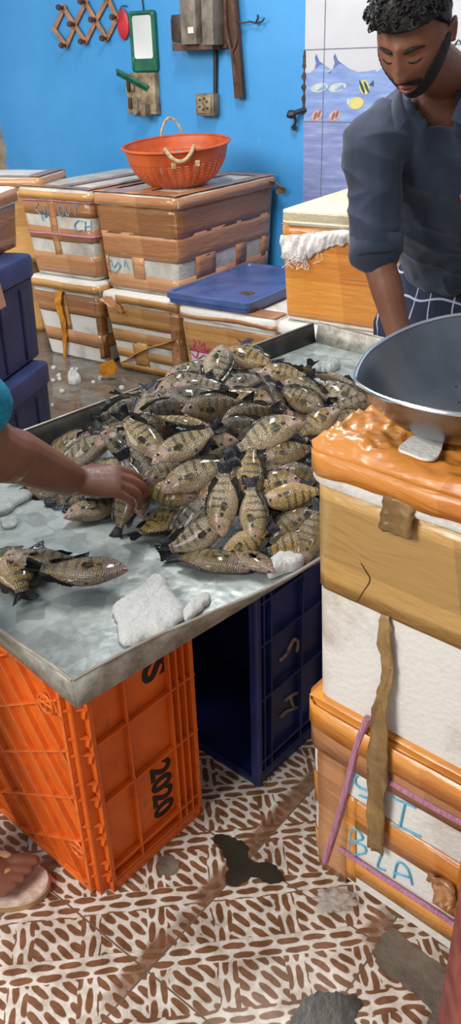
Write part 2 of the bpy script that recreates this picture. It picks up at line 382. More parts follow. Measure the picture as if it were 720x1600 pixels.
# patterned floor
def floor_material():
    t = NT('pebble_print_floor_tile')
    a = R(-39.8)
    p = t.mapped((1 / .30, 1 / .30, 1), src=None, rot=(0, 0, -a))
    base = at_z(231, 1517.8, 0)
    # mapping: rotate world into the tile frame, then shift so a grid corner meets the photographed one
    q = t.t.nodes[-1] if False else None
    ox = (cos(-a) * base.x - sin(-a) * base.y); oy = (sin(-a) * base.x + cos(-a) * base.y)
    rotm = t.n('Mapping', vector_type='POINT'); t.l(t.co(), rotm.inputs[0]); rotm.inputs['Rotation'].default_value = (0, 0, -a)
    rotm.inputs['Location'].default_value = (-ox, -oy, 0)
    P = t.sep(rotm.outputs[0]); X, Y = P[0], P[1]
    tx = t.math('FRACT', t.math('DIVIDE', X, .30)); ty = t.math('FRACT', t.math('DIVIDE', Y, .30))
    # jitter
    w = t.n('TexNoise'); w.inputs['Scale'].default_value = 26; w.inputs['Detail'].default_value = 2; t.l(t.co(), w.inputs['Vector'])
    wc = t.sep(w.outputs['Color'])
    jx = t.math('MULTIPLY_ADD', wc[0], .011, -.0055); jy = t.math('MULTIPLY_ADD', wc[1], .011, -.0055)
    # pattern axes run along the tile diagonal
    k = math.sqrt(.5)
    U = t.math('ADD', t.math('MULTIPLY', t.math('ADD', X, Y), k), jx)
    Vv = t.math('ADD', t.math('MULTIPLY', t.math('SUBTRACT', Y, X), k), jy)
    CELL = .124
    cu = t.math('FRACT', t.math('DIVIDE', U, CELL)); cv = t.math('FRACT', t.math('DIVIDE', Vv, CELL))
    def dash(u, v, L, Wd, a_, b_):
        row = t.math('FLOOR', t.math('DIVIDE', v, Wd))
        sh = t.math('FRACT', t.math('MULTIPLY', t.math('SINE', t.math('MULTIPLY', row, 12.9)), 43.7))
        qx = t.math('ABSOLUTE', t.math('SUBTRACT', t.math('FRACT', t.math('ADD', t.math('DIVIDE', u, L), sh)), .5))
        qy = t.math('ABSOLUTE', t.math('SUBTRACT', t.math('FRACT', t.math('DIVIDE', v, Wd)), .5))
        e = t.math('ADD', t.math('POWER', t.math('DIVIDE', qx, a_), 2.6), t.math('POWER', t.math('DIVIDE', qy, b_), 2.2))
        return t.val(e, .8, 1.15, 1, 0)
    mv = dash(Vv, U, .050, .0186, .445, .34)       # along the band one way
    mh = dash(U, Vv, .050, .0186, .445, .34)
    du = t.math('MULTIPLY', t.math('SUBTRACT', U, Vv), k); dv = t.math('MULTIPLY', t.math('ADD', U, Vv), k)
    mdg = dash(du, dv, .048, .0192, .44, .35)
    isv = t.math('LESS_THAN', cu, .30); ish = t.math('LESS_THAN', cv, .33)
    pat = t.math('ADD', t.math('MULTIPLY', mdg, t.math('SUBTRACT', 1, isv)), t.math('MULTIPLY', mv, isv))
    pat = t.math('ADD', t.math('MULTIPLY', pat, t.math('SUBTRACT', 1, ish)), t.math('MULTIPLY', mh, ish))
    n1 = t.noise(7, None, 6, .7); n2 = t.noise(34, None, 4, .6); n3 = t.noise(2.2, None, 5, .6)
    white = t.ramp(n2, [(.3, rgb(205, 190, 168)), (.62, rgb(240, 234, 224))])
    brown = t.ramp(n2, [(.3, rgb(104, 68, 44)), (.7, rgb(150, 104, 72))])
    # worn plain brown strips along some tile edges and bald patches
    edge = t.math('MAXIMUM', t.val(tx, .86, .90), 0.0)
    rowid = t.math('FLOOR', t.math('DIVIDE', Y, .30)); 
    strip = t.math('MULTIPLY', edge, t.val(n3, .43, .49))
    bald = t.val(n1, .655, .69)
    worn = t.math('MAXIMUM', t.math('MULTIPLY', strip, .9), bald)
    c = t.mix(t.math('MAXIMUM', pat, worn), white, brown)
    c = t.mix(t.val(n1, .5, .62, 0, .35), c, rgb(132, 100, 74), 'MULTIPLY')
    c = t.mix(t.val(n3, .5, .7, 0, .35), c, rgb(150, 132, 110))
    g1 = t.math('MINIMUM', t.math('MINIMUM', tx, t.math('SUBTRACT', 1, tx)), t.math('MINIMUM', ty, t.math('SUBTRACT', 1, ty)))
    gl = t.val(g1, .004, .008, 1, 0)
    c = t.mix(gl, c, rgb(118, 96, 78))
    # rear of the room: smooth wet cement, no print
    W0 = t.sep()
    back = t.val(t.math('ADD', W0[1], t.math('MULTIPLY', n1, .4)), 2.25, 2.5)
    wet = t.ramp(n1, [(.3, rgb(80, 74, 66)), (.5, rgb(112, 106, 96)), (.72, rgb(150, 142, 130))])
    c = t.mix(back, c, wet)
    t.set(col=c, rough=t.mix(back, t.ramp(n1, [(.3, (.28,) * 3), (.7, (.5,) * 3)]), t.ramp(n1, [(.45, (.03,) * 3), (.66, (.16,) * 3)])))
    t.bump(t.math('MULTIPLY', t.math('SUBTRACT', t.math('MULTIPLY', pat, -.3), gl), t.math('SUBTRACT', 1, back)), .12, .004)
    return t.m
M['floor'] = floor_material()
M['cement'] = simple('worn_cement', rgb(132, 120, 106), rgb(88, 78, 68), 12, .55, bump=.5, bscale=50)
M['wet_cement'] = simple('wet_dark_cement', rgb(66, 60, 50), rgb(44, 40, 34), 9, .32, bump=.12, bscale=30)

def skin_mat(name, c1, c2):
    t = NT(name); f = t.noise(9, None, 5); g = t.noise(150, None, 3)
    t.set(col=t.ramp(f, [(.3, c2), (.7, c1)]), rough=t.val(g, .3, .7, .42, .58), spec=.45)
    t.b.inputs['Subsurface Weight'].default_value = .06; t.b.inputs['Subsurface Radius'].default_value = (.012, .005, .003)
    t.b.inputs['Subsurface Scale'].default_value = .3
    t.bump(g, .12, .002); return t.m
M['skin'] = skin_mat('brown_skin', rgb(140, 92, 70), rgb(112, 70, 52))
M['skin_foot'] = skin_mat('light_brown_skin', rgb(168, 112, 82), rgb(140, 88, 62))
M['nail'] = simple('finger_nail', rgb(190, 140, 116), rgb(172, 122, 100), 30, .35)
M['hair'] = simple('black_hair', rgb(26, 22, 22), rgb(12, 10, 10), 60, .5, bump=.8, bscale=140)
M['beard'] = simple('black_beard', rgb(34, 26, 24), rgb(20, 15, 14), 90, .7, bump=.8, bscale=220)
M['lip'] = simple('lip_skin', rgb(150, 92, 84), rgb(128, 74, 68), 60, .45)
M['shirt'] = simple('navy_shirt_cloth', rgb(42, 54, 76), rgb(30, 40, 58), 7, .85, bump=.15, bscale=300, sheen=.15)
t = NT('navy_check_lungi'); uv = t.sep(t.co('UV'))
def _line(o_, k_, w_):
    return t.math('LESS_THAN', t.math('ABSOLUTE', t.math('SUBTRACT', t.math('FRACT', t.math('MULTIPLY', o_, k_)), .5)), w_)
ln = t.math('MAXIMUM', _line(uv[0], 16, .03), _line(uv[1], 13, .04))
t.set(col=t.mix(ln, t.ramp(t.noise(8), [(.3, rgb(22, 28, 46)), (.7, rgb(34, 42, 66))]), rgb(170, 175, 200)), rough=.85); M['lungi'] = t.m
t = NT('teal_check_cloth'); sp = t.sep()
def _l2(o_): return t.math('LESS_THAN', t.math('FRACT', t.math('MULTIPLY', o_, 70)), .18)
ln = t.math('MAXIMUM', t.math('MAXIMUM', _l2(sp[0]), _l2(sp[2])), _l2(sp[1]))
t.set(col=t.mix(t.math('MULTIPLY', ln, .35), t.ramp(t.noise(9), [(.3, rgb(18, 128, 160)), (.7, rgb(28, 152, 186))]), rgb(10, 84, 116)), rough=.85); M['teal'] = t.m
M['trouser'] = simple('grey_trouser_cloth', rgb(70, 70, 74), rgb(52, 52, 56), 10, .9)
M['sole'] = simple('speckled_sandal_sole', rgb(225, 205, 188), rgb(196, 168, 146), 45, .7, bump=.3, bscale=90)
M['sole_side'] = simple('tan_sandal_edge', rgb(190, 150, 105), rgb(160, 122, 82), 30, .6)
M['strap'] = simple('tan_sandal_strap', rgb(222, 178, 128), rgb(198, 150, 100), 30, .55)
M['plastic'] = None
t = NT('clear_plastic_scrap'); t.set(col=rgb(232, 224, 214), rough=.2, trans=.5, alpha=.75, ior=1.2); M['plastic'] = t.m

# fish skin, in the fish's own unit frame (x mouth to tail, z back, y flank)
t = NT('banded_fish_skin')
oi = t.n('ObjectInfo'); rnd = oi.outputs['Random']
P = t.sep()
sc_ = t.n('TexVoronoi'); sc_.inputs['Scale'].default_value = 1.0; sc_.inputs['Randomness'].default_value = .35
t.l(t.mapped((44, 0, 50)), sc_.inputs['Vector'])
wob = t.noise(5, None, 3)
gold = t.ramp(sc_.outputs['Distance'], [(0, rgb(230, 196, 104)), (.35, rgb(176, 144, 70)), (.6, rgb(88, 74, 42))])
silv = t.ramp(sc_.outputs['Distance'], [(0, rgb(200, 196, 176)), (.35, rgb(152, 148, 132)), (.6, rgb(96, 94, 86))])
body = t.mix(t.val(rnd, .55, 1.0, 0, .75), gold, silv)
dark = t.ramp(sc_.outputs['Distance'], [(0, rgb(96, 84, 54)), (.3, rgb(48, 43, 32)), (.6, rgb(26, 24, 20))])
bx = t.math('ADD', t.math('MULTIPLY', P[0], 9.0), t.math('MULTIPLY', wob, .9))
bar = t.val(t.math('SINE', t.math('MULTIPLY', bx, 6.283)), .05, .75)
hb = t.math('MULTIPLY', t.val(P[2], -.13, .02), t.val(P[0], -.24, -.16))
body = t.mix(t.math('MULTIPLY', t.math('MULTIPLY', bar, hb), .8), body, dark)
back = t.val(t.math('ADD', P[2], t.math('MULTIPLY', wob, .06)), .1, .24)
body = t.mix(t.math('MULTIPLY', back, .75), body, rgb(70, 64, 50))
belly = t.val(P[2], -.06, -.2)
body = t.mix(t.math('MULTIPLY', belly, .55), body, rgb(186, 168, 156))
hn = t.noise(11, None, 4)
headc = t.ramp(hn, [(.3, rgb(118, 100, 84)), (.5, rgb(166, 142, 122)), (.7, rgb(186, 164, 150))])
headc = t.mix(t.math('MULTIPLY', t.val(P[2], .0, .1), .7), headc, rgb(140, 100, 56))
body = t.mix(t.val(t.math('ADD', P[0], t.math('MULTIPLY', t.math('POWER', P[2], 2), 2.0)), -.245, -.285), body, headc)
body = t.mix(t.val(P[0], -.41, -.47), body, rgb(184, 150, 142))
# gill edge and dark spot
dx = t.math('SUBTRACT', P[0], -.235); dz = t.math('SUBTRACT', P[2], .0)
rr = t.math('ADD', t.math('POWER', t.math('DIVIDE', dx, .030), 2), t.math('POWER', t.math('DIVIDE', dz, .026), 2))
body = t.mix(t.val(rr, .7, 1.2, 1, 0), body, rgb(14, 14, 16))
ge = t.math('ABSOLUTE', t.math('SUBTRACT', t.math('ADD', P[0], t.math('MULTIPLY', t.math('POWER', P[2], 2), 2.2)), -.262))
body = t.mix(t.math('MULTIPLY', t.val(ge, .002, .008, 1, 0), .6), body, rgb(70, 56, 50))
mo = t.math('ADD', t.math('POWER', t.math('DIVIDE', t.math('SUBTRACT', P[2], t.math('MULTIPLY_ADD', P[0], -.55, -.285)), .007), 2), t.val(P[0], -.455, -.43, 0, 3))
body = t.mix(t.val(mo, .5, 1.2, 1, 0), body, rgb(84, 50, 48))
tail = t.val(P[0], .27, .34); body = t.mix(t.math('MULTIPLY', tail, .6), body, rgb(62, 62, 66))
body = t.mix(1.0, body, t.ramp(t.math('FRACT', t.math('MULTIPLY', rnd, 7.3)), [(0, (.30, .30, .31)), (.3, (.62, .60, .57)), (.6, (.92, .88, .82)), (1, (1.2, 1.14, 1.03))]), 'MULTIPLY')
t.set(col=body, rough=t.val(t.noise(14), .35, .65, .17, .38), spec=.65, coat=.3, crough=.08)
t.bump(t.math('MULTIPLY', sc_.outputs['Distance'], -1), .35, .02)
M['fish'] = t.m
t = NT('dark_fish_fin'); f = t.noise(3, t.mapped((4, 4, 40)), 3)
t.set(col=t.ramp(f, [(.3, rgb(36, 36, 42)), (.7, rgb(92, 92, 102))]), rough=.3, coat=.3, spec=.6); t.bump(f, .6, .02); M['fin'] = t.m
t = NT('olive_fish_fin'); f = t.noise(3, t.mapped((40, 4, 4)), 3)
t.set(col=t.ramp(f, [(.3, rgb(44, 42, 36)), (.7, rgb(104, 98, 78))]), rough=.3, coat=.2, spec=.5); M['fin_olive'] = t.m
t = NT('pale_fish_fin'); f = t.noise(3, t.mapped((4, 4, 40)), 3)
t.set(col=t.ramp(f, [(.3, rgb(84, 76, 62)), (.7, rgb(150, 138, 116))]), rough=.3, coat=.3); M['fin_pale'] = t.m
t = NT('fish_eye_ring'); t.set(col=rgb(150, 140, 128), rough=.15, coat=.8); M['eye_ring'] = t.m
t = NT('fish_pupil'); t.set(col=rgb(10, 10, 14), rough=.06, coat=1); M['pupil'] = t.m

# ------------------------------------------------------------------ setting
bm = bmesh.new()
vs = [bm.verts.new(sn(*p)) for p in ((-7, -2.5), (4.5, -2.5), (4.5, WALL_N), (-7, WALL_N))]
bm.faces.new(vs)
floor = struct('floor', bm, M['floor'])
def floor_patch(name, pts, mat, z=.0015, parent=floor, sub=5):
    b = bmesh.new(); out = spline([at_z(x, y, 0) for x, y in pts], sub, True)
    jit = [p + V((random.uniform(-.003, .003), random.uniform(-.003, .003), z)) for p in out]
    b.faces.new([b.verts.new(p) for p in jit]); bmesh.ops.triangulate(b, faces=b.faces)
    o = obj(name, b, mat, parent, world=False); return o
floor_patch('broken_tile_hole', [(338, 1303), (362, 1308), (385, 1322), (392, 1345), (425, 1350), (443, 1376), (420, 1382), (395, 1372), (372, 1385), (352, 1380), (356, 1352), (345, 1330), (335, 1318)], M['wet_cement'])
floor_patch('broken_tile_hole', [(470, 1568), (490, 1552), (520, 1550), (556, 1558), (566, 1570), (555, 1592), (560, 1625), (500, 1640), (450, 1622), (455, 1592)], M['wet_cement'])
floor_patch('cement_patch', [(612, 1452), (650, 1480), (706, 1522), (760, 1560), (740, 1640), (650, 1640), (672, 1580), (640, 1550), (600, 1520), (585, 1490)], M['cement'])
floor_patch('cement_patch', [(248, 1340), (268, 1338), (282, 1348), (276, 1364), (258, 1368), (246, 1356)], M['cement'])

# back wall: local frame x = along the wall, z = up
bm = bmesh.new()
for q in ((-7, 0, 0), (4.5, 0, 0), (4.5, 0, 3.2), (-7, 0, 3.2)): bm.verts.new(q)
bm.faces.new(bm.verts[:] if False else [v for v in bm.verts])
for q in bm.faces: pass
r_ = bmesh.ops.extrude_face_region(bm, geom=bm.faces[:]); bmesh.ops.translate(bm, vec=(0, .12, 0), verts=[v for v in r_['geom'] if isinstance(v, bmesh.types.BMVert)])
wall = struct('wall_back', bm, M['wall'], world=False, smooth=False)
wall.location = N_ * WALL_N; wall.rotation_euler = (0, 0, YAW)
MAT4[wall.name] = Matrix.Translation(N_ * WALL_N) @ Matrix.Rotation(YAW, 4, 'Z')
WL = MAT4[wall.name].inverted()
def wl(x, y): p = WL @ at_wall(x, y); return p.x, p.z      # picture point to wall coordinates

# tiled part of the wall with the printed sea picture
xe, _ = wl(476, 150); z_top = wl(530, 76)[1]; z_sea = wl(478, 114)[1]; z_mid = wl(500, 190)[1]
TT = .006
trim = bpy.data.objects.new('wall_tiles', None)
bm = bmesh.new()
def tq(x0, x1, z0, z1, mi, y=-TT):
    f = bm.faces.new([bm.verts.new(q) for q in ((x0, y, z0), (x1, y, z0), (x1, y, z1), (x0, y, z1))]); f.material_index = mi
box(bm, ((xe + 4.5) / 2, -TT / 2 + .001, 1.5), (4.5 - xe, TT - .002, 3.0), mi=0)
tq(xe, 4.5, z_sea, 3.0, 0)
tq(xe, 4.5, z_mid, z_sea, 1); tq(xe, 4.5, 0, z_mid, 2)
# wave crests of the printed sea
ppx = wl(519, 110)[0] - wl(491, 110)[0]; ppx /= 28        # wall metres per picture pixel here
def wave(xc, w, left):
    zb = z_sea - .004
    prof_ = [(-left, 0), (-left, .004), (-.045, .006), (-.020, .022), (-.012, .045), (-.020, .070), (-.012, .085), (.004, .055), (.03, .040), (.07, .018), (w * .55, .004), (w * .8, .006), (w, .012), (w, 0)]
    f = bm.faces.new([bm.verts.new((xc + a, -TT - .0006, zb + b_)) for a, b_ in prof_]); f.material_index = 1
    c_ = [(-.022, .020), (-.013, .045), (-.021, .070), (-.012, .086), (.005, .055), (.035, .036), (.012, .040), (-.004, .03)]
    f = bm.faces.new([bm.verts.new((xc + a, -TT - .0012, zb + b_)) for a, b_ in c_]); f.material_index = 3
wave(wl(498, 110)[0], ppx * 20, ppx * 20)
for k in range(9): wave(wl(527, 110)[0] + k * ppx * 74, ppx * 58, ppx * 14)
# small printed fishes
def blob(cx, cz, pts, mi, dy=.0015):
    f = bm.faces.new([bm.verts.new((cx + a, -TT - dy, cz + b_)) for a, b_ in pts]); f.material_index = mi
def el(rx, rz, n=14, a0=0): return [(rx * cos(k * 2 * pi / n) * cos(a0) - rz * sin(k * 2 * pi / n) * sin(a0), rx * cos(k * 2 * pi / n) * sin(a0) + rz * sin(k * 2 * pi / n) * cos(a0)) for k in range(n)]
pitch_ = wl(519, 110)[0] - wl(491, 110)[0]
for i in range(2):
    cx, cz = wl(496, 180); cx += i * pitch_
    blob(cx, cz, el(.034, .022, a0=.5), 6); blob(cx - .008, cz - .004, el(.008, .02, a0=-.4), 7, .0022); blob(cx + .014, cz + .006, el(.007, .02, a0=-.4), 7, .0022)
    blob(cx - .045, cz - .024, [(0, 0), (.024, .006), (.02, .018)], 6)
    cx, cz = wl(500, 137); cx += i * pitch_
    blob(cx, cz, el(.05, .02, a0=.15), 8); blob(cx + .01, cz - .006, [(-.03, -.01), (.03, .0), (.02, .02)], 1, .0022)
for i in range(3):
    cx, cz = wl(570, 136); cx += i * .34
    blob(cx, cz, el(.026, .034, a0=.5), 4); blob(cx - .012, cz, el(.007, .034, a0=.5), 5, .0022); blob(cx + .012, cz, el(.007, .03, a0=.5), 5, .0022)
    blob(cx + .034, cz + .014, [(-.012, -.006), (.014, .016), (.016, -.012)], 5)
    cx, cz = wl(557, 161); cx += i * .34
    blob(cx, cz, el(.042, .027, a0=.1), 4); blob(cx - .04, cz + .006, el(.012, .014), 8, .0022)
# grout lines
gx = wl(507, 100)[0]
for x_ in (gx, gx + .62, gx + 1.24):
    tq(x_ - .002, x_ + .002, z_mid - .5, 3.0, 9, -TT - .002)
for z_ in (z_top, z_mid): tq(xe, 4.5, z_ - .0018, z_ + .0018, 9, -TT - .002)
o = obj('wall_tiles', bm, [M['tile_white'], M['tile_sea'], M['tile_deep'], M['wave_dark'], M['print_yellow'], M['print_dark'], M['print_pink'], M['print_brown'], M['print_pale'], M['grout']], wall, world=False, smooth=False, sharp=None)
# crumbling plaster seam where paint meets tile
bm = bmesh.new(); rng = random.Random(3); zt_, zb_ = wl(476, 78)[1], wl(476, 178)[1]; g = []
for i in range(41):
    z_ = zt_ + (zb_ - zt_) * i / 40; w_ = max(.003, .010 + .016 * noise.noise(V((i * .28, 1, 2))) + .006 * rng.random())
    if i in (0, 40): w_ = .001
    g.append([V((xe - w_, -.001, z_)), V((xe - w_ * .5, -.010, z_)), V((xe + w_ * .4, -.012, z_)), V((xe + .4 * w_ + .002, -.001, z_))])
loft(bm, g)
obj('broken_plaster_seam', bm, M['rough_edge'], wall, world=False)

# maroon post at the right edge, close to the camera
p = at_z(685, 1658, 0)
bm = bmesh.new(); box(bm, (p.x + .05, p.y - .015, .75), (.10, .10, 1.5), Matrix.Translation((0, 0, 0)), bev=.004)
o = obj('post', bm, M['maroon']); lathe_anchor(o, (p.x + .05, p.y - .015, 0)); tag(o, 'maroon painted post standing at the right edge beside the taped boxes', 'post')

# ------------------------------------------------------------------ foam boxes wrapped in tape
class FoamBox:
    """local frame: x along the front, y into depth (front at -D/2), z up from its base"""
    def __init__(s, name, label, loc, yaw, W, D, H, lid=.06, r=.03, taper=.03, over=.006, foam='foam', lidmat=None, group=None, cat='box'):
        s.root = thing(name, label, cat, loc, yaw, group)
        s.W, s.D, s.H, s.lid, s.r, s.taper, s.over = W, D, H, lid, r, taper, over
        hb = H - lid
        b = bmesh.new(); n = 14
        zs = [0, .012, .05, hb * .33, hb * .66, hb]
        rings = [s.ring(z, -(.012 if z == 0 else 0), n) for z in zs]
        loft(b, rings)
        s.body = obj('body', b, M[foam], s.root, world=False)
        if lid:
            b = bmesh.new()
            rings = [s.ring(hb + .001, over - .004, n, True), s.ring(hb + .008, over, n, True), s.ring(H - .014, over, n, True), s.ring(H - .004, over - .006, n, True), s.ring(H, over - .02, n, True)]
            rr = []
            for R_ in rings: rr.append([p + V((0, 0, noise.noise(p * 6 + V(loc)) * .004)) for p in R_])
            loft(b, rr); s.lidobj = obj('lid', b, M[lidmat or foam], s.root, world=False)
        s.tb = {}
    def pt(s, t, z, off=0, islid=False):
        W, D = s.W / 2, s.D / 2
        if not islid:
            k = s.taper * (1 - z / s.H); W -= k; D -= k
        t = t % 4; i = int(t); f = (t - i) * 2 - 1
        p = [(f * W, -D), (W, f * D), (-f * W, D), (-W, -f * D)][i]
        r = s.r; x = max(-(W - r), min(W - r, p[0])); y = max(-(D - r), min(D - r, p[1]))
        d = V((p[0] - x, p[1] - y, 0))
        if d.length > 1e-6: d.normalize()
        else: d = V([(0, -1, 0), (1, 0, 0), (0, 1, 0), (-1, 0, 0)][i])
        return V((x, y, z)) + d * (r + off)
    def ring(s, z, off, n, islid=False):
        out = []
        for i in range(4):
            for k in range(n):
                f = k / n
                f = .5 - .5 * cos(pi * f) * (1 if True else 1)
                out.append(s.pt(i + f, z, off, islid))
        return out
    def tape(s, t0, t1, z0, z1, mat, off=.002, jit=.004, islid=False, thick=True):
        b = s.tb.setdefault(mat, bmesh.new())
        if islid: off += s.over
        n = max(2, int((t1 - t0) * 22)); mz = max(1, int((z1 - z0) / .03))
        sd = random.uniform(0, 90); closed = (t1 - t0) >= 3.999
        rows = []
        for j in range(mz + 1):
            row = []
            for k in range(n + (0 if closed else 1)):
                t = t0 + (t1 - t0) * k / n; z = z0 + (z1 - z0) * j / mz
                q = noise.noise(V((t * 2.3, j * .0 + sd, 1))) * jit if j in (0, mz) else 0
                w = noise.noise(V((t * 7, z * 40, sd))) * .0012
                if j == 0: q += noise.noise(V((t * 9, sd, 7))) * jit * .5
                tj = t + (noise.noise(V((z * 12, sd + t0, 3))) * .012 if not closed and k in (0, n) else 0)
                row.append(s.pt(tj, min(max(z + q, .001), s.H), off + w + .0008, islid))
            rows.append(row)
        rings = rows
        L = [[b.verts.new(p) for p in R_] for R_ in rings]
        nn = len(rings[0])
        for a, c in zip(L, L[1:]):
            for i in range(nn if closed else nn - 1):
                b.faces.new((a[i], a[(i + 1) % nn], c[(i + 1) % nn], c[i]))
    def top(s, x0, x1, y0, y1, mat, off=.002, wr=.002, n=16):
        """tape over the lid's top, in fractions of the lid's width and depth (-1..1)"""
        b = s.tb.setdefault(mat, bmesh.new()); sd = random.uniform(0, 50)
        W, D = s.W / 2 + s.over - .008, s.D / 2 + s.over - .008
        g = []
        for j in range(n + 1):
            g.append([b.verts.new(V((W * (x0 + (x1 - x0) * i / n), D * (y0 + (y1 - y0) * j / n), s.H + off + noise.noise(V((W * (x0 + (x1 - x0) * i / n) * 6 + s.root.location.x, D * (y0 + (y1 - y0) * j / n) * 6, s.H * 6))) * .004 * 0 + .003 + abs(noise.noise(V((i * .9, j * .35, sd)))) * wr * 1.6))) for i in range(n + 1)])
        for j in range(n):
            for i in range(n): b.faces.new((g[j][i], g[j][i + 1], g[j + 1][i + 1], g[j + 1][i]))
    def rope(s, z, mat='rope', r=.005, z2=None, t0=0, t1=4):
        b = bmesh.new(); n = int(20 * (t1 - t0))
        pts = [s.pt(t0 + (t1 - t0) * k / n, z + (noise.noise(V((k * .1, z, 2))) * .006), r + .003) for k in range(n + 1)]
        tube(b, pts, r, 6, flat=1); obj('rope', b, M['rope'], s.root, world=False)
    def write(s, strokes, mat, r=.004, off=.0045, name='handwriting'):
        """one word or letter: strokes as lists of (t, z) on the faces"""
        b = bmesh.new()
        for st in strokes:
            P = spline([s.pt(t, z, off) for t, z in st], 4) if len(st) > 2 else [s.pt(t, z, off) for t, z in st]
            tube(b, P, r, 6, flat=1)
        obj(name, b, M[mat], s.root, world=False)
    def done(s):
        for k, b in s.tb.items():
            if True:
                o = obj('tape_wrap', b, M[k], s.root, world=False)
                md = o.modifiers.new('thickness', 'SOLIDIFY'); md.thickness = .0007; md.offset = -1
    def face_tz(s, px, py):
        """(t, z) on the front face under a picture point"""
        Mi = MAT4[s.root.name]; o = Mi @ V((0, -s.D / 2, 0)); n = Mi.to_3x3() @ V((0, -1, 0))
        q = Mi.inverted() @ at_plane(px, py, o, n)
        return (q.x / (s.W - 2 * s.taper * (1 - q.z / s.H)) + .5, q.z)

def strip_tail(parent, pts, w, mat, name='loose_tape', up=(0, 0, 1), crumple=.012, twist=0, world=True):
    """a crumpled hanging length of tape"""
    b = bmesh.new(); P = spline(pts, 6); n = len(P); g = []
    ws = w if isinstance(w, list) else [w] * 2
    for i, p in enumerate(P):
        f = i / (n - 1); k = f * (len(ws) - 1); a = int(min(k, len(ws) - 2)); ww = ws[a] + (ws[a + 1] - ws[a]) * (k - a)
        tv = (P[min(i + 1, n - 1)] - P[max(i - 1, 0)]).normalized()
        x = tv.cross(V(up)).normalized() if not isinstance(up, V) else up
        nrm = tv.cross(x)
        row = []
        for j in range(7):
            u = j / 6 - .5
            row.append(b.verts.new(p + x * (ww * u) + nrm * (noise.noise(V((i * .45, j * 1.1, ww * 90))) * crumple) + x * noise.noise(V((i * .6, 3 + j * .2, 1))) * crumple * .3))
        g.append(row)
    for a, c in zip(g, g[1:]):
        for j in range(6): b.faces.new((a[j], a[j + 1], c[j + 1], c[j]))
    o = obj(name, b, mat, parent, world=world, sharp=False)
    md = o.modifiers.new('thickness', 'SOLIDIFY'); md.thickness = .0022; md.offset = 0
    return o

def grid_pos(s0, s1, n0, n1, z): c = sn((s0 + s1) / 2, (n0 + n1) / 2, z); return tuple(c)
# --- back row (wall-aligned grid, s along the wall, n towards it)
B1 = FoamBox('foam_box', 'dirty white foam box with faded blue handwriting and two mauve ropes, upper of its stack', grid_pos(-3.46, -2.955, 3.10, 3.95, .448), YAW, .50, .85, .445, .055, foam='foam_dirty', taper=.03)
for z0, z1 in ((.02, .125), (.19, .255), (.315, .39)): B1.tape(0, 4, z0, z1, 'tape_brown')
B1.tape(.40, .50, .12, .4, 'tape_brown', .0032); B1.tape(1.06, 1.3, .02, .4, 'tape_brown', .003)
B1.tape(0, 4, .392, .432, 'tape_yellow', .002, .006, True)
B1.top(-.06, .2, -.98, .98, 'tape_brown'); B1.top(-1, 1, -.99, -.84, 'tape_brown', .0025); B1.top(.82, 1, -1, 1, 'tape_brown', .0025)
B1.rope(.388); B1.rope(.222)
def B1w(px): return [[B1.face_tz(x, y) for x, y in st] for st in px]
for wd_ in ([[(93, 322), (90, 330), (94, 338), (99, 334), (98, 324), (93, 322)]], [[(102, 322), (102, 333), (107, 337), (109, 323)]], [[(113, 320), (123, 321)], [(118, 320), (117, 336)]],
            [[(128, 346), (121, 345), (115, 352), (118, 360), (126, 360)]], [[(132, 346), (131, 361)], [(132, 354), (140, 354)], [(140, 345), (140, 362)]],
            [[(60, 318), (55, 326), (63, 336), (66, 345)], [(70, 322), (69, 340), (77, 330)]]): B1.write(B1w(wd_), 'ink_faded', .003)
B1.done()
B2 = FoamBox('foam_box', 'white foam box with a loose orange tape strip hanging down, lower of its stack', grid_pos(-3.46, -2.95, 3.09, 3.94, .0), YAW, .51, .85, .445, .06, foam='foam', taper=.045, over=.008)
B2.tape(0, 4, .26, .37, 'tape_brown'); B2.tape(0, 4, .09, .165, 'tape_brown', .0025); B2.tape(.34, .52, .17, .37, 'tape_yellow', .0035); B2.tape(.93, 1.05, .03, .37, 'tape_dark', .0035)
B2.tape(0, 4, .392, .435, 'tape_yellow', .002, .006, True)
B2.done()
r0 = B2.root
def onface(b, px, py, off=.01):
    t_, z_ = b.face_tz(px, py); return MAT4[b.root.name] @ b.pt(t_, z_, off)
strip_tail(r0, [onface(B2, 98, 447, .006), onface(B2, 92, 470, .02), onface(B2, 96, 500, .014), onface(B2, 97, 530, .012), onface(B2, 95, 562, .02)], [.02, .055, .04, .03, .02], M['strip_orange'], up=V(D_), crumple=.012)
B3 = FoamBox('foam_box', 'big dark brown taped foam box carrying the orange basket', grid_pos(-2.955, -2.445, 3.13, 4.0, .42), YAW, .51, .87, .468, .055, foam='foam_dirty', taper=.022, over=.012)
for z0, z1 in ((.012, .085), (.165, .29), (.28, .412)): B3.tape(0, 4, z0, z1, 'tape_brown' if z0 < .2 else 'tape_dark')
B3.tape(.40, .56, .07, .175, 'tape_brown', .0026); B3.tape(-.05, .07, .07, .175, 'tape_brown', .0026)
for a_, c_ in ((1.16, 1.36), (1.58, 1.70), (1.88, 2.1)): B3.tape(a_, c_, .07, .175, 'tape_dark', .0026)
B3.tape(0, 4, .416, .464, 'tape_brown', .002, .006, True)
B3.top(-1, 1, -1, -.72, 'tape_brown'); B3.top(.74, 1, -1, 1, 'tape_brown', .0025); B3.top(-1, -.8, -1, 1, 'tape_brown', .0025); B3.top(-.2, .06, -1, 1, 'tape_yellow', .0022); B3.top(-1, 1, .8, 1, 'tape_brown', .0028)
B3.write([[(.05, .12), (.1, .15), (.13, .11), (.2, .14), (.22, .11)], [(.06, .1), (.16, .09), (.24, .13)], [(.28, .12), (.3, .15), (.34, .11)]], 'ink_faded', .002)
B3.done()
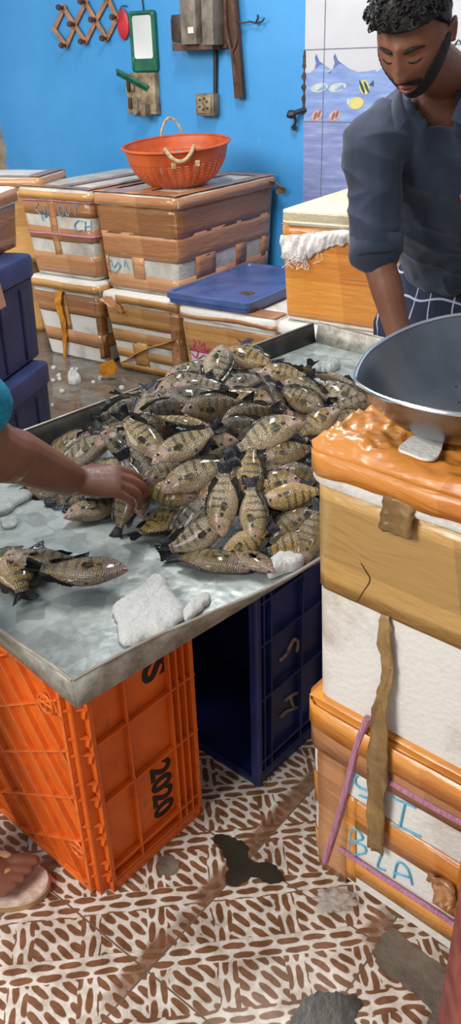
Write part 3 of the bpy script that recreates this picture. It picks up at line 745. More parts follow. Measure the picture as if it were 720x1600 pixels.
strip_tail(B3.root, [MAT4[B3.root.name] @ V(q) for q in ((.255, .36, .45), (.275, .40, .44), (.30, .42, .415), (.295, .43, .38))], [.05, .06, .05], M['tape_strip'], crumple=.01)
B4 = FoamBox('foam_box', 'foam box in shiny stretched tape under the big brown one', grid_pos(-2.93, -2.43, 3.09, 3.93, .0), YAW, .50, .84, .418, .05, foam='foam', taper=.04, over=.006)
for z0, z1 in ((.006, .045), (.075, .125), (.16, .225), (.25, .36)): B4.tape(0, 4, z0, z1, 'tape_yellow')
B4.tape(.30, .52, .04, .17, 'tape_yellow', .0026); B4.tape(.88, 1.1, .0, .36, 'tape_brown', .003)
B4.tape(.2, 1.0, .372, .41, 'tape_yellow', .002, .006, True)
B4.done()
strip_tail(B4.root, [onface(B4, 176, 575), onface(B4, 200, 560, .012), onface(B4, 230, 545, .012), onface(B4, 270, 533, .012)], [.03, .02, .02], M['tape_yellow'], crumple=.008)
strip_tail(B4.root, [onface(B4, 172, 462, .012), onface(B4, 186, 475, .02), onface(B4, 194, 488, .022)], [.16, .1, .03], M['tape_brown'], crumple=.014)
pc = at_z(168, 580, .03)
b = bmesh.new()
g = [at_z(*q, .02) for q in ((154, 570), (174, 562), (181, 574), (180, 585), (163, 590), (155, 584))]
pts = [at_y(x, y, 4.02) for x, y in ((154, 570), (174, 562), (181, 574), (180, 584), (163, 589), (155, 583))]
prism(b, pts, N_ * .012); o = obj('tape_scrap', b, M['strip_orange'], B4.root)
o['label'] = 'bright orange folded tape scrap at the box corner'
B5 = FoamBox('foam_box', 'low taped foam box with pink scribbles under the blue tub lid', grid_pos(-2.40, -1.86, 3.05, 3.87, .0), YAW, .54, .82, .42, .06, foam='foam', taper=.03, over=.008)
B5.tape(0, 4, .2, .345, 'tape_yellow'); B5.tape(0, 4, .0, .06, 'tape_yellow'); B5.tape(.34, 1.1, .05, .22, 'tape_yellow', .003); B5.tape(-.06, .05, 0, .34, 'tape_yellow', .0034)
B5.tape(0, 4, .372, .392, 'tape_brown', .002, .01, True); B5.top(-1, -.55, -1, 1, 'tape_yellow'); B5.top(-1, 1, -1, -.75, 'tape_brown', .0025)
B5.write([[B5.face_tz(*q) for q in st] for st in ([(300, 530), (304, 536), (300, 545), (307, 551), (304, 560)], [(309, 532), (312, 542), (318, 536), (318, 550), (325, 545)], [(296, 552), (306, 562), (316, 556), (322, 566)], [(298, 540), (310, 549), (326, 553)])], 'ink_pink', .003)
B5.done()
B6 = FoamBox('foam_box', 'lower foam box with white lid beneath the orange box with the rag', grid_pos(-1.83, -1.30, 3.02, 3.8, .0), YAW, .53, .78, .425, .05, foam='foam', taper=.02, over=.012)
B6.tape(0, 4, .1, .36, 'tape_orange'); B6.done()
B7 = FoamBox('foam_box', 'orange taped foam box with cream lid beside the bending man', grid_pos(-1.83, -1.27, 3.03, 3.8, .432), YAW, .55, .77, .40, 0, foam='foam', taper=.018)
B7.tape(0, 4, .018, .398, 'tape_orange', .002, .002); B7.top(-1, 1, -1, 1, 'tape_orange', .0004)
B7.done()
c7 = sn(-1.55, 3.40, .836)
bx7 = FoamBox('box_lid', 'loose cream foam lid lying askew on the orange taped box', tuple(c7), YAW + R(3), .55, .78, .058, 0, r=.03, foam='foam_cream', taper=0, cat='lid')
bx7.done()
# far left boxes
y8 = R(-14); A8 = V((cos(y8), sin(y8), 0)); C8 = V((-sin(y8), cos(y8), 0))
c8 = at_z(63, 277, .93) - A8 * .26 + C8 * .17; c8.z = .50
B8 = FoamBox('foam_box', 'yellow brown taped box at the far left edge, behind the blue ice boxes', tuple(c8), y8, .50, .34, .43, .06, foam='foam', taper=.03, over=.010)
B8.tape(0, 4, .0, .37, 'tape_yellow'); B8.tape(0, 4, .378, .426, 'tape_brown', .002, .004, True); B8.top(.7, 1, -1, 1, 'tape_brown'); B8.top(-1, 1, -1, -.8, 'tape_brown', .0025); B8.done()
c9 = at_z(58, 388, .50) - A8 * .27 + C8 * .20; c9.z = 0
B9 = FoamBox('foam_box', 'half hidden foam box at the far left, lower of its stack', tuple(c9), y8, .52, .40, .497, .06, foam='foam', taper=.02, over=.008)
B9.tape(0, 4, .0, .42, 'tape_yellow'); B9.tape(0, 4, .45, .48, 'tape_brown', .002, .004, True); B9.top(.2, .8, -1, 1, 'tape_brown'); B9.done()

# blue tub lid on the low box
def tub_lid():
    c = at_z(378, 447, .45)
    c = c + D_ * .03
    t_ = thing('tub_lid', 'blue plastic tub lid lying on the low foam box', 'lid', (c.x, c.y, .426), YAW)
    b = bmesh.new(); Wd, Dp = .24, .36
    def rr(w, d, r, z, n=5):
        out = []
        for cx, cy, a0 in ((w - r, d - r, 0), (-w + r, d - r, pi / 2), (-w + r, -d + r, pi), (w - r, -d + r, 3 * pi / 2)):
            for k in range(n + 1): out.append(V((cx + r * cos(a0 + k * pi / 2 / n), cy + r * sin(a0 + k * pi / 2 / n), z)))
        return out
    loft(b, [rr(Wd - .012, Dp - .012, .03, .0), rr(Wd - .008, Dp - .008, .03, .022), rr(Wd, Dp, .035, .024), rr(Wd, Dp, .035, .05), rr(Wd - .008, Dp - .008, .03, .054), rr(Wd - .02, Dp - .02, .03, .052), rr(Wd - .026, Dp - .026, .03, .042)])
    obj('body', b, M['lid_blue'], t_, world=False)
    b = bmesh.new()
    for k in range(26):
        a = random.uniform(0, 6.28); q = random.uniform(0, .05) ** 1
        sphere(b, (.11 + q * cos(a), -.16 + q * sin(a) * .6, .044), (random.uniform(.005, .014), random.uniform(.005, .012), .003), 8)
    obj('dirt', b, M['rust'], t_, world=False)['kind'] = 'stuff'
tub_lid()
# white rag stuffed over the orange box
def rag():
    pts = [(448, 372), (452, 392), (470, 384), (492, 372), (520, 368), (556, 372)]
    P7 = MAT4[B7.root.name]
    o_ = P7 @ V((0, -B7.D / 2, 0)); n_ = P7.to_3x3() @ V((0, -1, 0))
    q = spline([at_plane(x, y, o_ + n_ * .012, n_) for x, y in pts], 8)
    b = bmesh.new(); tops = [366, 366, 362, 360, 358, 360]; bots = [398, 412, 398, 388, 380, 380]; g = []; nu = 60
    for i in range(nu + 1):
        f = i / nu; k = min(int(f * 5), 4); q_ = f * 5 - k; x = 442 + 118 * f
        yt = tops[k] + (tops[k + 1] - tops[k]) * q_ + 2 * noise.noise(V((f * 9, 1, 0))); yb_ = bots[k] + (bots[k + 1] - bots[k]) * q_ + 7 * noise.noise(V((f * 12, 5, 0)))
        row = []
        for j in range(9):
            v_ = j / 8; p = at_plane(x + 5 * noise.noise(V((f * 5, v_ * 2, 8))), yt + (yb_ - yt) * v_, o_, n_)
            dep = .008 + .022 * (1 - abs(noise.noise(V((f * 13 + v_ * 1.5, v_ * 1.2 + f * 3, 2))))) ** 3 + .010 * abs(noise.noise(V((f * 30, v_ * 3, 6)))) * 1
            row.append(b.verts.new(p + n_ * dep * (.35 + .65 * sin(pi * min(1, v_ + .12)))))
        g.append(row)
    for a_, c_ in zip(g, g[1:]):
        for j in range(8): b.faces.new((a_[j], a_[j + 1], c_[j + 1], c_[j]))
    o = obj('rag', b, M['cloth_white'], None, sharp=False)
    md = o.modifiers.new('thickness', 'SOLIDIFY'); md.thickness = .004; md.offset = 0
    c = at_plane(470, 385, o_, n_); lathe_anchor(o, c); MAT4[o.name] = Matrix.Translation(c)
    tag(o, 'white frayed rag draped along the front of the orange taped box', 'cloth')
    b = bmesh.new()
    for k in range(34):
        x = random.uniform(440, 480) if k < 26 else random.uniform(455, 505); y = random.uniform(385, 402) if k < 26 else 395
        p0 = at_plane(x, y, o_ + n_ * .016, n_); L = random.uniform(.02, .07)
        pp = [p0 + V((random.uniform(-.006, .006), 0, 0)) * j + V((0, 0, -L * j / 4)) + n_ * .002 * j for j in range(5)]
        tube(b, pp, .0013, 4)
    obj('frayed_threads', b, M['cloth_white'], o, world=True)['kind'] = 'stuff'
rag()

# blue ice boxes at the left
def ice_box(label, loc, yaw, W_, D_p, H_, rope_=True):
    t_ = thing('ice_box', label, 'ice box', loc, yaw)
    fb = FoamBox.__new__(FoamBox); fb.W, fb.D, fb.H, fb.taper, fb.r = W_, D_p, H_, .012, .03
    def rings(zs): return [fb.ring(z, o_, 12, False) for z, o_ in zs]
    b = bmesh.new(); hb = H_ - .09
    loft(b, rings([(0, -.01), (.01, 0), (hb * .5, 0), (hb, 0)]))
    for tt in (.3, .7, 1.3, 1.7, 3.3, 3.7):      # moulded ridges
        p = fb.pt(tt, hb * .5, .002); d = (fb.pt(tt, hb * .5, .02) - p).normalized()
        side = V((-d.y, d.x, 0)); tube(b, [fb.pt(tt, .02, .002), fb.pt(tt, hb - .02, .002)], .007, 8)
    obj('body', b, M['ice_box_blue'], t_, world=False)
    b = bmesh.new()
    loft(b, rings([(hb + .004, .004), (hb + .01, .01), (H_ - .02, .01), (H_ - .005, .004), (H_, -.012)]))
    box(b, (W_ / 2 - .05, -D_p / 2 - .012, hb + .02), (.07, .02, .09), bev=.004)
    obj('lid', b, M['ice_box_blue'], t_, world=False)
    if not rope_: return t_
    b = bmesh.new()
    tube(b, [(W_ / 2 + .006, -D_p * .22, hb * .62), (W_ / 2 + .018, -D_p * .2, hb * .52), (W_ / 2 + .018, D_p * .1, hb * .52), (W_ / 2 + .006, D_p * .12, hb * .62)], .006, 6)
    obj('rope_handle', b, M['rope_handle'], t_, world=False)
    return t_
yb = R(-14)
cb = at_z(68, 600, .40)
LB = V((cos(yb), sin(yb), 0)); NB = V((-sin(yb), cos(yb), 0))
ctr = cb - LB * .39 + NB * .02
ice_box('lower blue ice box on the wet floor at the left', (ctr.x, ctr.y, 0), yb, .60, .44, .41)
ctr2 = at_z(46, 418, .80) - LB * .385 - NB * .02
ib = ice_box('upper blue ice box with torn brown tape on its lid', (ctr2.x, ctr2.y, .411), yb, .60, .44, .40, False)
P9 = MAT4[ib.name]
b = bmesh.new()
q = [V((.13, -.234, .39)), V((.30, -.234, .40)), V((.335, -.236, .30)), V((.29, -.24, .25)), V((.20, -.238, .27)), V((.13, -.236, .275))]
prism(b, [P9 @ v for v in q], P9.to_3x3() @ V((0, -.004, 0))); obj('tape_flap', b, M['tape_brown'], ib)
b = bmesh.new(); prism(b, [P9 @ v for v in (V((.315, -.20, .40)), V((.317, -.10, .40)), V((.332, -.1, .28)), V((.335, -.24, .28)))], P9.to_3x3() @ V((.004, 0, 0))); obj('tape_flap', b, M['tape_brown'], ib)
pb = at_z(14, 405, .812)
B10 = FoamBox('foam_box', 'brown taped box standing on the upper blue ice box', tuple(pb - LB * .33 + V((0, 0, .002)) + NB * .05), yb, .55, .40, .22, .06, foam='foam', taper=.02)
B10.tape(0, 4, .0, .16, 'tape_dark'); B10.tape(0, 4, .17, .215, 'tape_brown', islid=True); B10.done()

# ------------------------------------------------------------------ near stack of foam boxes
YG = R(-42.6); UG = V((cos(YG), sin(YG), 0)); NG = V((-sin(YG), cos(YG), 0))
K = V((.125, 1.113, 0))
def near_pos(W_, D_p, z): return tuple(K + UG * (W_ / 2) + NG * (D_p / 2) + V((0, 0, z)))
N1 = FoamBox('foam_box', 'foam box with blue marker writing and mauve rope on the patterned floor', near_pos(.50, .60, 0), YG, .50, .60, .43, .05, r=.035, foam='foam', taper=.012, over=.004, lidmat='tape_orange')
def n1(*p): return [N1.face_tz(x, y) for x, y in p]
zS0, zS1, zB0, zB1, zW = [N1.face_tz(*q)[1] for q in ((552, 1197), (539, 1241), (528, 1280), (522, 1322), (600, 1408))]
N1.tape(0, 4, zS0, .375, 'tape_orange', .002, .003); N1.tape(0, 4, zB0, zS1, 'tape_orange', .002, .001); N1.tape(0, 4, zW, zB1, 'tape_orange', .002, .002)
N1.tape(.05, .19, .0, .36, 'tape_brown', .0030, .003); N1.tape(.18, .235, .02, zS1, 'tape_orange', .0026)
N1.tape(.655, .83, .10, .37, 'tape_orange', .0032, .003); N1.tape(.83, .97, .0, .37, 'tape_brown', .0036, .003); N1.tape(.57, .70, .11, zB0 + .0, 'tape_orange', .0024)
N1.tape(0, 4, .376, .43, 'tape_orange', .003, .004, True); N1.tape(0, 4, .325, .385, 'tape_brown', .006, .006)
N1.top(-1, 1, -1, 1, 'tape_orange')
for lt in ([(575, 1216), (568, 1211), (557, 1212), (554, 1222), (561, 1231), (572, 1235), (577, 1242), (571, 1247), (560, 1243)],), ([(612, 1246), (649, 1262)], [(632, 1255), (623, 1294)], [(609, 1287), (656, 1308)]), \
          ([(548, 1294), (541, 1339)], [(548, 1294), (560, 1303), (563, 1314), (546, 1316)], [(546, 1316), (566, 1325), (566, 1336), (541, 1339)]), ([(571, 1325), (594, 1331), (590, 1345), (587, 1358), (599, 1363)],), \
          ([(612, 1375), (619, 1350), (634, 1360), (641, 1386)], [(612, 1366), (636, 1374)]):
    N1.write([n1(*q) for q in lt], 'ink_blue', .0018, .0036, 'letter')
N1.rope(.098, t0=.16, t1=.98); N1.rope(N1.face_tz(640, 1236)[1] + .004, t0=.36, t1=.66)
N1.done()
b = bmesh.new()
def nf(x, y, off): t_, z_ = N1.face_tz(x, y); return MAT4[N1.root.name] @ N1.pt(t_, z_, off)
tube(b, spline([nf(578, 1118, .006), nf(560, 1165, .008), nf(535, 1255, .007), nf(505, 1348, .006)], 6), .0065, 8)
obj('rope', b, M['rope'], N1.root)
strip_tail(N1.root, [nf(690, 1372, .008), nf(694, 1392, .014), nf(696, 1408, .018)], [.05, .045, .03], M['tape_brown'], up=V(UG), crumple=.02)

N2 = FoamBox('foam_box', 'large foam box, tan tape above and bare white below, on top of the near stack', near_pos(.52, .62, .432), YG, .52, .62, .50, .066, r=.032, foam='foam', taper=.012, over=.010, lidmat='foam')
N2.tape(0, 4, .242, .432, 'tape_tan', .002, .004)
N2.tape(0, 4, .452, .488, 'tape_orange', .0025, .010, True)
N2.done()
# crumpled orange tape over the lid: real folds
b = bmesh.new(); W_, D_p = .52 / 2 + .011, .62 / 2 + .011; g = []; n = 120
for j in range(n + 1):
    row = []
    for i in range(n + 1):
        x = -1 + 2 * i / n; y = -1 + 2 * j / n
        px_, py_ = x * W_, y * D_p
        # rounded outline
        r_ = .035; ex = max(abs(px_) - (W_ - r_), 0); ey = max(abs(py_) - (D_p - r_), 0); L = math.hypot(ex, ey)
        if L > r_: k_ = r_ / L; px_ = math.copysign(W_ - r_ + ex * k_, px_); py_ = math.copysign(D_p - r_ + ey * k_, py_)
        edge = max(0, 1 - min(W_ - abs(px_), D_p - abs(py_)) / .02)
        wq = V((px_ * 5, py_ * 5, 4)); wx_, wy_ = noise.noise(wq) * .05, noise.noise(wq + V((7, 3, 1))) * .05
        ax_, ay_ = px_ + wx_, py_ + wy_
        r1 = (1 - abs(noise.noise(V((ax_ * 5 + ay_ * 4, ay_ * 34 - ax_ * 12, 2))))) ** 5
        r2 = (1 - abs(noise.noise(V((ax_ * 30 + ay_ * 26, ay_ * 5 - ax_ * 6, 6))))) ** 6 * min(1, max(0, -x * 1.6))
        r3 = (1 - abs(noise.noise(V((ax_ * 9 - ay_ * 8, ay_ * 62 + ax_ * 30, 9))))) ** 5
        fold = r1 * .008 + r2 * .007 + r3 * .004
        flatm = min(1, max(0, (x + .25) * 1.6)) * min(1, max(0, (y + .45) * 2.5))
        fold *= 1 - .8 * flatm
        row.append(b.verts.new((px_, py_, .5025 + fold * (1 - edge) - edge ** 1.6 * .016)))
    g.append(row)
for j in range(n):
    for i in range(n): b.faces.new((g[j][i], g[j][i + 1], g[j + 1][i + 1], g[j + 1][i]))
o = obj('tape_cover', b, M['tape_orange'], N2.root, world=False, sharp=False)
md = o.modifiers.new('thickness', 'SOLIDIFY'); md.thickness = .002; md.offset = -1
b = bmesh.new(); q_ = [at_z(x, y, .945) for x, y in ((622, 704), (634, 692), (648, 684), (690, 684), (684, 716), (662, 720), (640, 712))]
prism(b, spline(q_, 3, True), V((0, 0, .004))); obj('bare_foam_patch', b, M['foam'], N2.root)
def nf2(x, y, off): t_, z_ = N2.face_tz(x, y); return MAT4[N2.root.name] @ N2.pt(t_, z_, off)
strip_tail(N2.root, [nf2(602, 962, .005), nf2(603, 1000, .012), nf2(608, 1050, .014), nf2(601, 1095, .022), nf2(600, 1150, .028), nf2(598, 1200, .032), nf2(594, 1260, .030), nf2(591, 1324, .030)],
           [.014, .026, .020, .024, .038, .040, .036, .030], M['tape_strip'], up=V(UG), crumple=.009)
strip_tail(N2.root, [nf2(631, 776, .012), nf2(628, 800, .016), nf2(626, 828, .018)], [.05, .05, .052], M['tape_strip'], up=V(UG), crumple=.006)
b = bmesh.new(); tube(b, spline([nf2(563, 880, .0035), nf2(571, 893, .004), nf2(577, 907, .004), nf2(567, 924, .004), nf2(556, 941, .0035)], 5), .0008, 5)
obj('loose_thread', b, M['wood_dark'], N2.root)

# ------------------------------------------------------------------ weighing pan
def pan():
    zr = 1.035
    out = [(.183, 1.10), (.189, 1.045), (.225, .99), (.295, .945), (.40, .93), (.52, .965), (.59, 1.06), (.61, 1.18), (.575, 1.29), (.50, 1.355), (.40, 1.365), (.305, 1.31), (.225, 1.21)]
    c = V((.375, 1.135, 0)); t_ = thing('weighing_pan', 'grey steel weighing pan resting on the orange taped lid', 'pan', (c.x, c.y, .944), 0)
    P = spline([V((x, y, zr + .03 * max(0, (y - 1.1)))) for x, y in out], 7, True)
    bot = V((c.x, c.y + .0, .944))
    prof = [(1, 0), (.985, .03), (.93, .2), (.84, .45), (.72, .70), (.60, .87), (.46, .96), (.25, .99), (.04, 1)]
    rings = []
    for s_, d in prof:
        rings.append([V((bot.x + (p.x - bot.x) * s_, bot.y + (p.y - bot.y) * s_, p.z + (bot.z + .0035 - p.z) * d)) for p in P])
    outer = [[p + V((0, 0, -.003)) + (p - V((bot.x, bot.y, p.z))).normalized() * .0015 for p in r_] for r_ in rings][::-1]
    b = bmesh.new(); loft(b, rings + outer, False, False)
    # close the centre
    obj('bowl', b, M['steel'], t_, ang=60)
    b = bmesh.new(); L = P + [P[0], P[1]]
    tube(b, P + [P[0]], .0032, 8, False); obj('rolled_rim', b, M['rim'], t_)
    b = bmesh.new(); rng = random.Random(5)
    for k in range(46):
        a = rng.uniform(0, 6.28); s_ = rng.uniform(.05, .62); i = int(a / 6.28 * len(P)) % len(P)
        d = lerp_tab([(s, dd) for s, dd in sorted(prof)], s_)[0]
        p = P[i]; q = V((bot.x + (p.x - bot.x) * s_, bot.y + (p.y - bot.y) * s_, p.z + (bot.z + .004 - p.z) * d))
        sphere(b, q, (rng.uniform(.001, .0035), rng.uniform(.001, .0035), .0012), 6)
    obj('specks', b, M['ink_black'], t_)['kind'] = 'stuff'
pan()

# ------------------------------------------------------------------ plastic crates under the tray
def crate(label, Kc, e1, e2, mat, ribmat, Wd, Dp, Ht, lattice, group=None):
    t_ = thing('fish_crate', label, 'crate', tuple(Kc), math.atan2(e1.y, e1.x))
    # local: x along e1 (0 = outer side wall, -Wd = far), y along e2, z up
    b = bmesh.new(); th = .004
    base_y, rim_y = (0, Dp)
    if not lattice: base_y, rim_y = Dp, 0
    sgn = 1 if lattice else -1
    yb0 = .012 if lattice else Dp - .012
    box(b, (-Wd / 2, yb0, Ht / 2), (Wd - (.03 if lattice else .028), th, Ht - .004))                       # base sheet
    y0, y1 = min(base_y, rim_y), max(base_y, rim_y)
    yc0 = .03 if lattice else 0; yc1 = Dp if lattice else Dp - .03
    ym, yl = (yc0 + yc1) / 2, yc1 - yc0
    ys0, ys1 = (.010, Dp) if lattice else (0, Dp - .010); ysm, ysl = (ys0 + ys1) / 2, ys1 - ys0
    for x in (-.016, -Wd + .016): box(b, (x, ysm, Ht / 2), (th, ysl, Ht - .02))       # side walls
    for z in (.012, Ht - .012): box(b, (-Wd / 2, ysm, z), (Wd - .03, ysl, th))        # end walls
    obj('shell', b, mat, t_, world=False, smooth=False)
    b = bmesh.new()
    zs = [.03, .062, .24, .385, Ht - .05, Ht - .012]
    if lattice: ys = [.036, .115, .225, .243, .262, .283]
    else: ys = [.004, .028, .052, .16, Dp - .036]
    for side, x in ((1, -.007), (-1, -Wd + .007)):
        for i, y in enumerate(ys):
            wdt = .010 if i in (0, len(ys) - 1) else .004
            box(b, (x, y, Ht / 2), (.014, wdt, Ht), bev=.0012)
        for z in zs:
            box(b, (x + .001 * side, ym, z), (.012, yl, .0045), bev=.001)
        box(b, (x, ym, .012), (.014, yl, .024), bev=.002); box(b, (x, ym, Ht - .01), (.014, yl, .02), bev=.002)
    for z, sg in ((.004, 1), (Ht - .004, -1)):
        for x in (-.06, -Wd * .35, -Wd * .65, -Wd + .06): box(b, (x, ym, z), (.005, yl, .008))
        for y in ys: box(b, (-Wd / 2, y, z), (Wd - .02, .005, .008))
    if not lattice:      # rim flange around the opening
        for x in (-.006, -Wd + .006): box(b, (x, .006, Ht / 2), (.022, .012, Ht), bev=.003)
        for z in (.008, Ht - .008): box(b, (-Wd / 2, .006, z), (Wd, .012, .02), bev=.003)
    obj('rib', b, ribmat if False else mat, t_, world=False, smooth=False)
    if lattice:
        # corner channel with saw-tooth gussets
        for xs, xo in ((-.03, 0), (-Wd + .03, -Wd)):
            b = bmesh.new()
            sg = 1 if xo == 0 else -1
            prism(b, [V((xs, .010, 0)), V((xs, .016, 0)), V((xo - sg * .02, .03, 0)), V((xo - sg * .014, .03, 0))], V((0, 0, Ht)))
            for z in (.05, .085, .155, .19, .26, .30, .37, .41, .475, .51):
                prism(b, [V((xs + sg * .001, .002, z)), V((xo, .031, z)), V((xo - sg * .022, .028, z)), V((xs, .012, z))], V((0, 0, .004)))
                prism(b, [V((xo, .031, z)), V((xo - sg * .014, .031, z)), V((xo - sg * .014, .029, z - .022)), V((xo - sg * .004, .029, z - .018))], V((0, -.004, 0)))
            obj('corner_gusset', b, mat, t_, world=False, smooth=False)
        b = bmesh.new(); x0, x1, z0, z1 = -Wd + .032, -.032, .006, Ht - .006
        for x in (x0 + .003, x1 - .003): box(b, (x, .005, Ht / 2), (.008, .010, Ht - .008), bev=.001)
        for z in (z0 + .003, z1 - .003): box(b, (-Wd / 2, .005, z), (x1 - x0, .010, .008), bev=.001)
        def clip(px, pz, dx, dz):
            t0, t1 = -9, 9
            for p_, d_, lo, hi in ((px, dx, x0, x1), (pz, dz, z0, z1)):
                a_, c_ = (lo - p_) / d_, (hi - p_) / d_; t0 = max(t0, min(a_, c_)); t1 = min(t1, max(a_, c_))
            return t0, t1
        for fam, sp_, ang in ((0, .098, 62), (1, .062, -38)):
            dx, dz = cos(R(ang if fam == 0 else 180 - 58)), sin(R(ang if fam == 0 else 180 - 58))
            if fam == 0: dx, dz = cos(R(33)), sin(R(33))
            nx, nz_ = -dz, dx
            for k in range(-14, 15):
                px_, pz_ = -Wd / 2 + nx * sp_ * k, Ht / 2 + nz_ * sp_ * k
                t0, t1 = clip(px_, pz_, dx, dz)
                if t1 - t0 < .01: continue
                mid = (t0 + t1) / 2
                Mx = frameM(V((px_ + dx * mid, .006, pz_ + dz * mid)), V((dx, 0, dz)), V((0, 1, 0)), V((-dz, 0, dx)))
                box(b, (0, 0, 0), (t1 - t0, .012, .0042), Mx)
        obj('base_lattice', b, ribmat, t_, world=False, smooth=False)
        for cx, cz in ((-.075, .47), (-.055, .115)):
            b = bmesh.new()
            pts = [V((cx + .02 * cos(k * pi / 8), .0, cz + .02 * sin(k * pi / 8))) for k in range(17)]
            tube(b, pts, .0028, 6, False)
            tube(b, [V((cx - .02, 0, cz)), V((cx + .02, 0, cz))], .0024, 6); tube(b, [V((cx, 0, cz - .02)), V((cx, 0, cz + .02))], .0024, 6)
            obj('moulded_mark', b, ribmat, t_, world=False)
    return t_
E1 = V((.743, -.669, 0)); E2 = V((.669, .743, 0))
CT_H = .540
KO = at_z(160, 1412, 0)
co = crate('orange plastic fish crate stood on end under the near corner of the tray', KO, E1, E2, M['crate_orange'], M['crate_orange_rib'], .42, .29, CT_H, True)
KB = at_z(403, 1230, 0)
cbx = crate('dark blue plastic crate stood on end beneath the tray, its open mouth facing left', KB, E1, E2, M['crate_blue'], M['crate_blue'], .42, .29, CT_H, False)
def text(s, size, org, xd, yd, mat, parent, name='lettering', bold=.0):
    c = bpy.data.curves.new(name, 'FONT'); c.body = s; c.size = size; c.extrude = .0006; c.offset = bold; c.align_x = 'CENTER'; c.align_y = 'CENTER'
    o_ = bpy.data.objects.new('tmp', c); COL.objects.link(o_)
    dg = bpy.context.evaluated_depsgraph_get(); me = bpy.data.meshes.new_from_object(o_.evaluated_get(dg)); bpy.data.objects.remove(o_)
    zd = xd.cross(yd); me.transform(frameM(org, xd, yd, zd))
    me.materials.clear()
    return obj(name, me, mat, parent)
wallP = KO + E1 * (-.014 + .0008)
o1 = at_plane(252, 1234, wallP, E1); o2 = at_plane(240, 1048, wallP, E1)
text('2020', .072, o1, V((0, 0, -1)), E2, M['ink_black'], co, bold=.0025)
text('S', .085, o2, V((0, 0, -1)), E2, M['ink_black'], co, bold=.003)
bp = KB + E1 * (-.012)
for st_ in ([[(437, 1032), (447, 1022), (455, 1005), (460, 999), (466, 1004), (463, 1018)]], [[(438, 1120), (448, 1111), (467, 1104)], [(445, 1094), (456, 1086), (467, 1081)], [(453, 1089), (459, 1107)]]):
    b = bmesh.new()
    for st in st_: tube(b, spline([at_plane(x, y, bp, E1) for x, y in st], 4), .004, 6)
    obj('chalk_mark', b, M['chalk'], cbx)

# ------------------------------------------------------------------ the galvanised tray
TA = V((-.252, .977, .545)); TU = V((cos(R(43.6)), sin(R(43.6)), 0)); TV = V((-TU.y, TU.x, 0))
TL, TW = 1.68, .93; TZ = .549
def tp(u, v, z=0): return TA + TU * u + TV * v + V((0, 0, z))
tray = thing('display_tray', 'shallow galvanised metal tray holding the fish, set on the crates', 'tray', tuple(TA))
b = bmesh.new()
n_u, n_v = 30, 16
def vfar(u): return .885 + .05 * max(0, (u - .5) / 1.18)
g = [[b.verts.new(tp(TL * i / n_u, vfar(TL * i / n_u) * j / n_v, TZ - .545 + .003 * noise.noise(V((i * .3, j * .4, 0))))) for j in range(n_v + 1)] for i in range(n_u + 1)]
for i in range(n_u):
    for j in range(n_v): b.faces.new((g[i][j], g[i + 1][j], g[i + 1][j + 1], g[i][j + 1]))
r_ = bmesh.ops.extrude_face_region(b, geom=b.faces[:]); bmesh.ops.translate(b, vec=(0, 0, -.003), verts=[v for v in r_['geom'] if isinstance(v, bmesh.types.BMVert)])
obj('tray_floor', b, M['tray'], tray)
def lip(pts, mat, name='lip'):
    """pts: list of (bottom, top) along an edge"""
    b = bmesh.new(); rows = []
    for bo, to in pts:
        out = (to - bo); row = [bo, bo + out * .5, to]
        rows.append([b.verts.new(p) for p in row])
    for a, c in zip(rows, rows[1:]):
        for k in range(2): b.faces.new((a[k], c[k], c[k + 1], a[k + 1]))
    o = obj(name, b, mat, tray, sharp=False)
    md = o.modifiers.new('thickness', 'SOLIDIFY'); md.thickness = .0035; md.offset = 0
    b = bmesh.new(); tube(b, [to for bo, to in pts], .003, 6); obj('rolled_edge', b, M['edge'], tray)
near = []
for i in range(29):
    u = TL * i / 28
    out = -.035 * min(1, u / .45) + .006 * sin(u * 9)
    near.append((tp(u, -.001, 0), tp(u, out, .055 - .012 * min(1, u / .5) + .003 * sin(u * 14))))
lip(near, M['tray_lip'])
end = []
for i in range(17):
    v = .93 * i / 16
    end.append((tp(0, v, 0), tp(-.012 * min(1, i / 3) + .006 * sin(i * 1.1), v, .055 + .006 * (i > 2) - .004 * sin(i * .9))))
lip(end, M['tray_lip'])
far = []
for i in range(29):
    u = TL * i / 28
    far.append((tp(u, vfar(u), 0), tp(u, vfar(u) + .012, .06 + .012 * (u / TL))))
M['lip_dark'] = simple('dark_grey_metal', rgb(74, 72, 66), rgb(48, 46, 42), 14, .5, metal=.3, bump=.2)  # far lip gets a darker grey than the other lips
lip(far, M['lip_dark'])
back = []
for i in range(15):
    v = vfar(TL) * i / 14
    back.append((tp(TL, v, 0), tp(TL + .02, v * 1.006, .062 + .01 * i / 14)))
lip(back, M['tray_lip'])

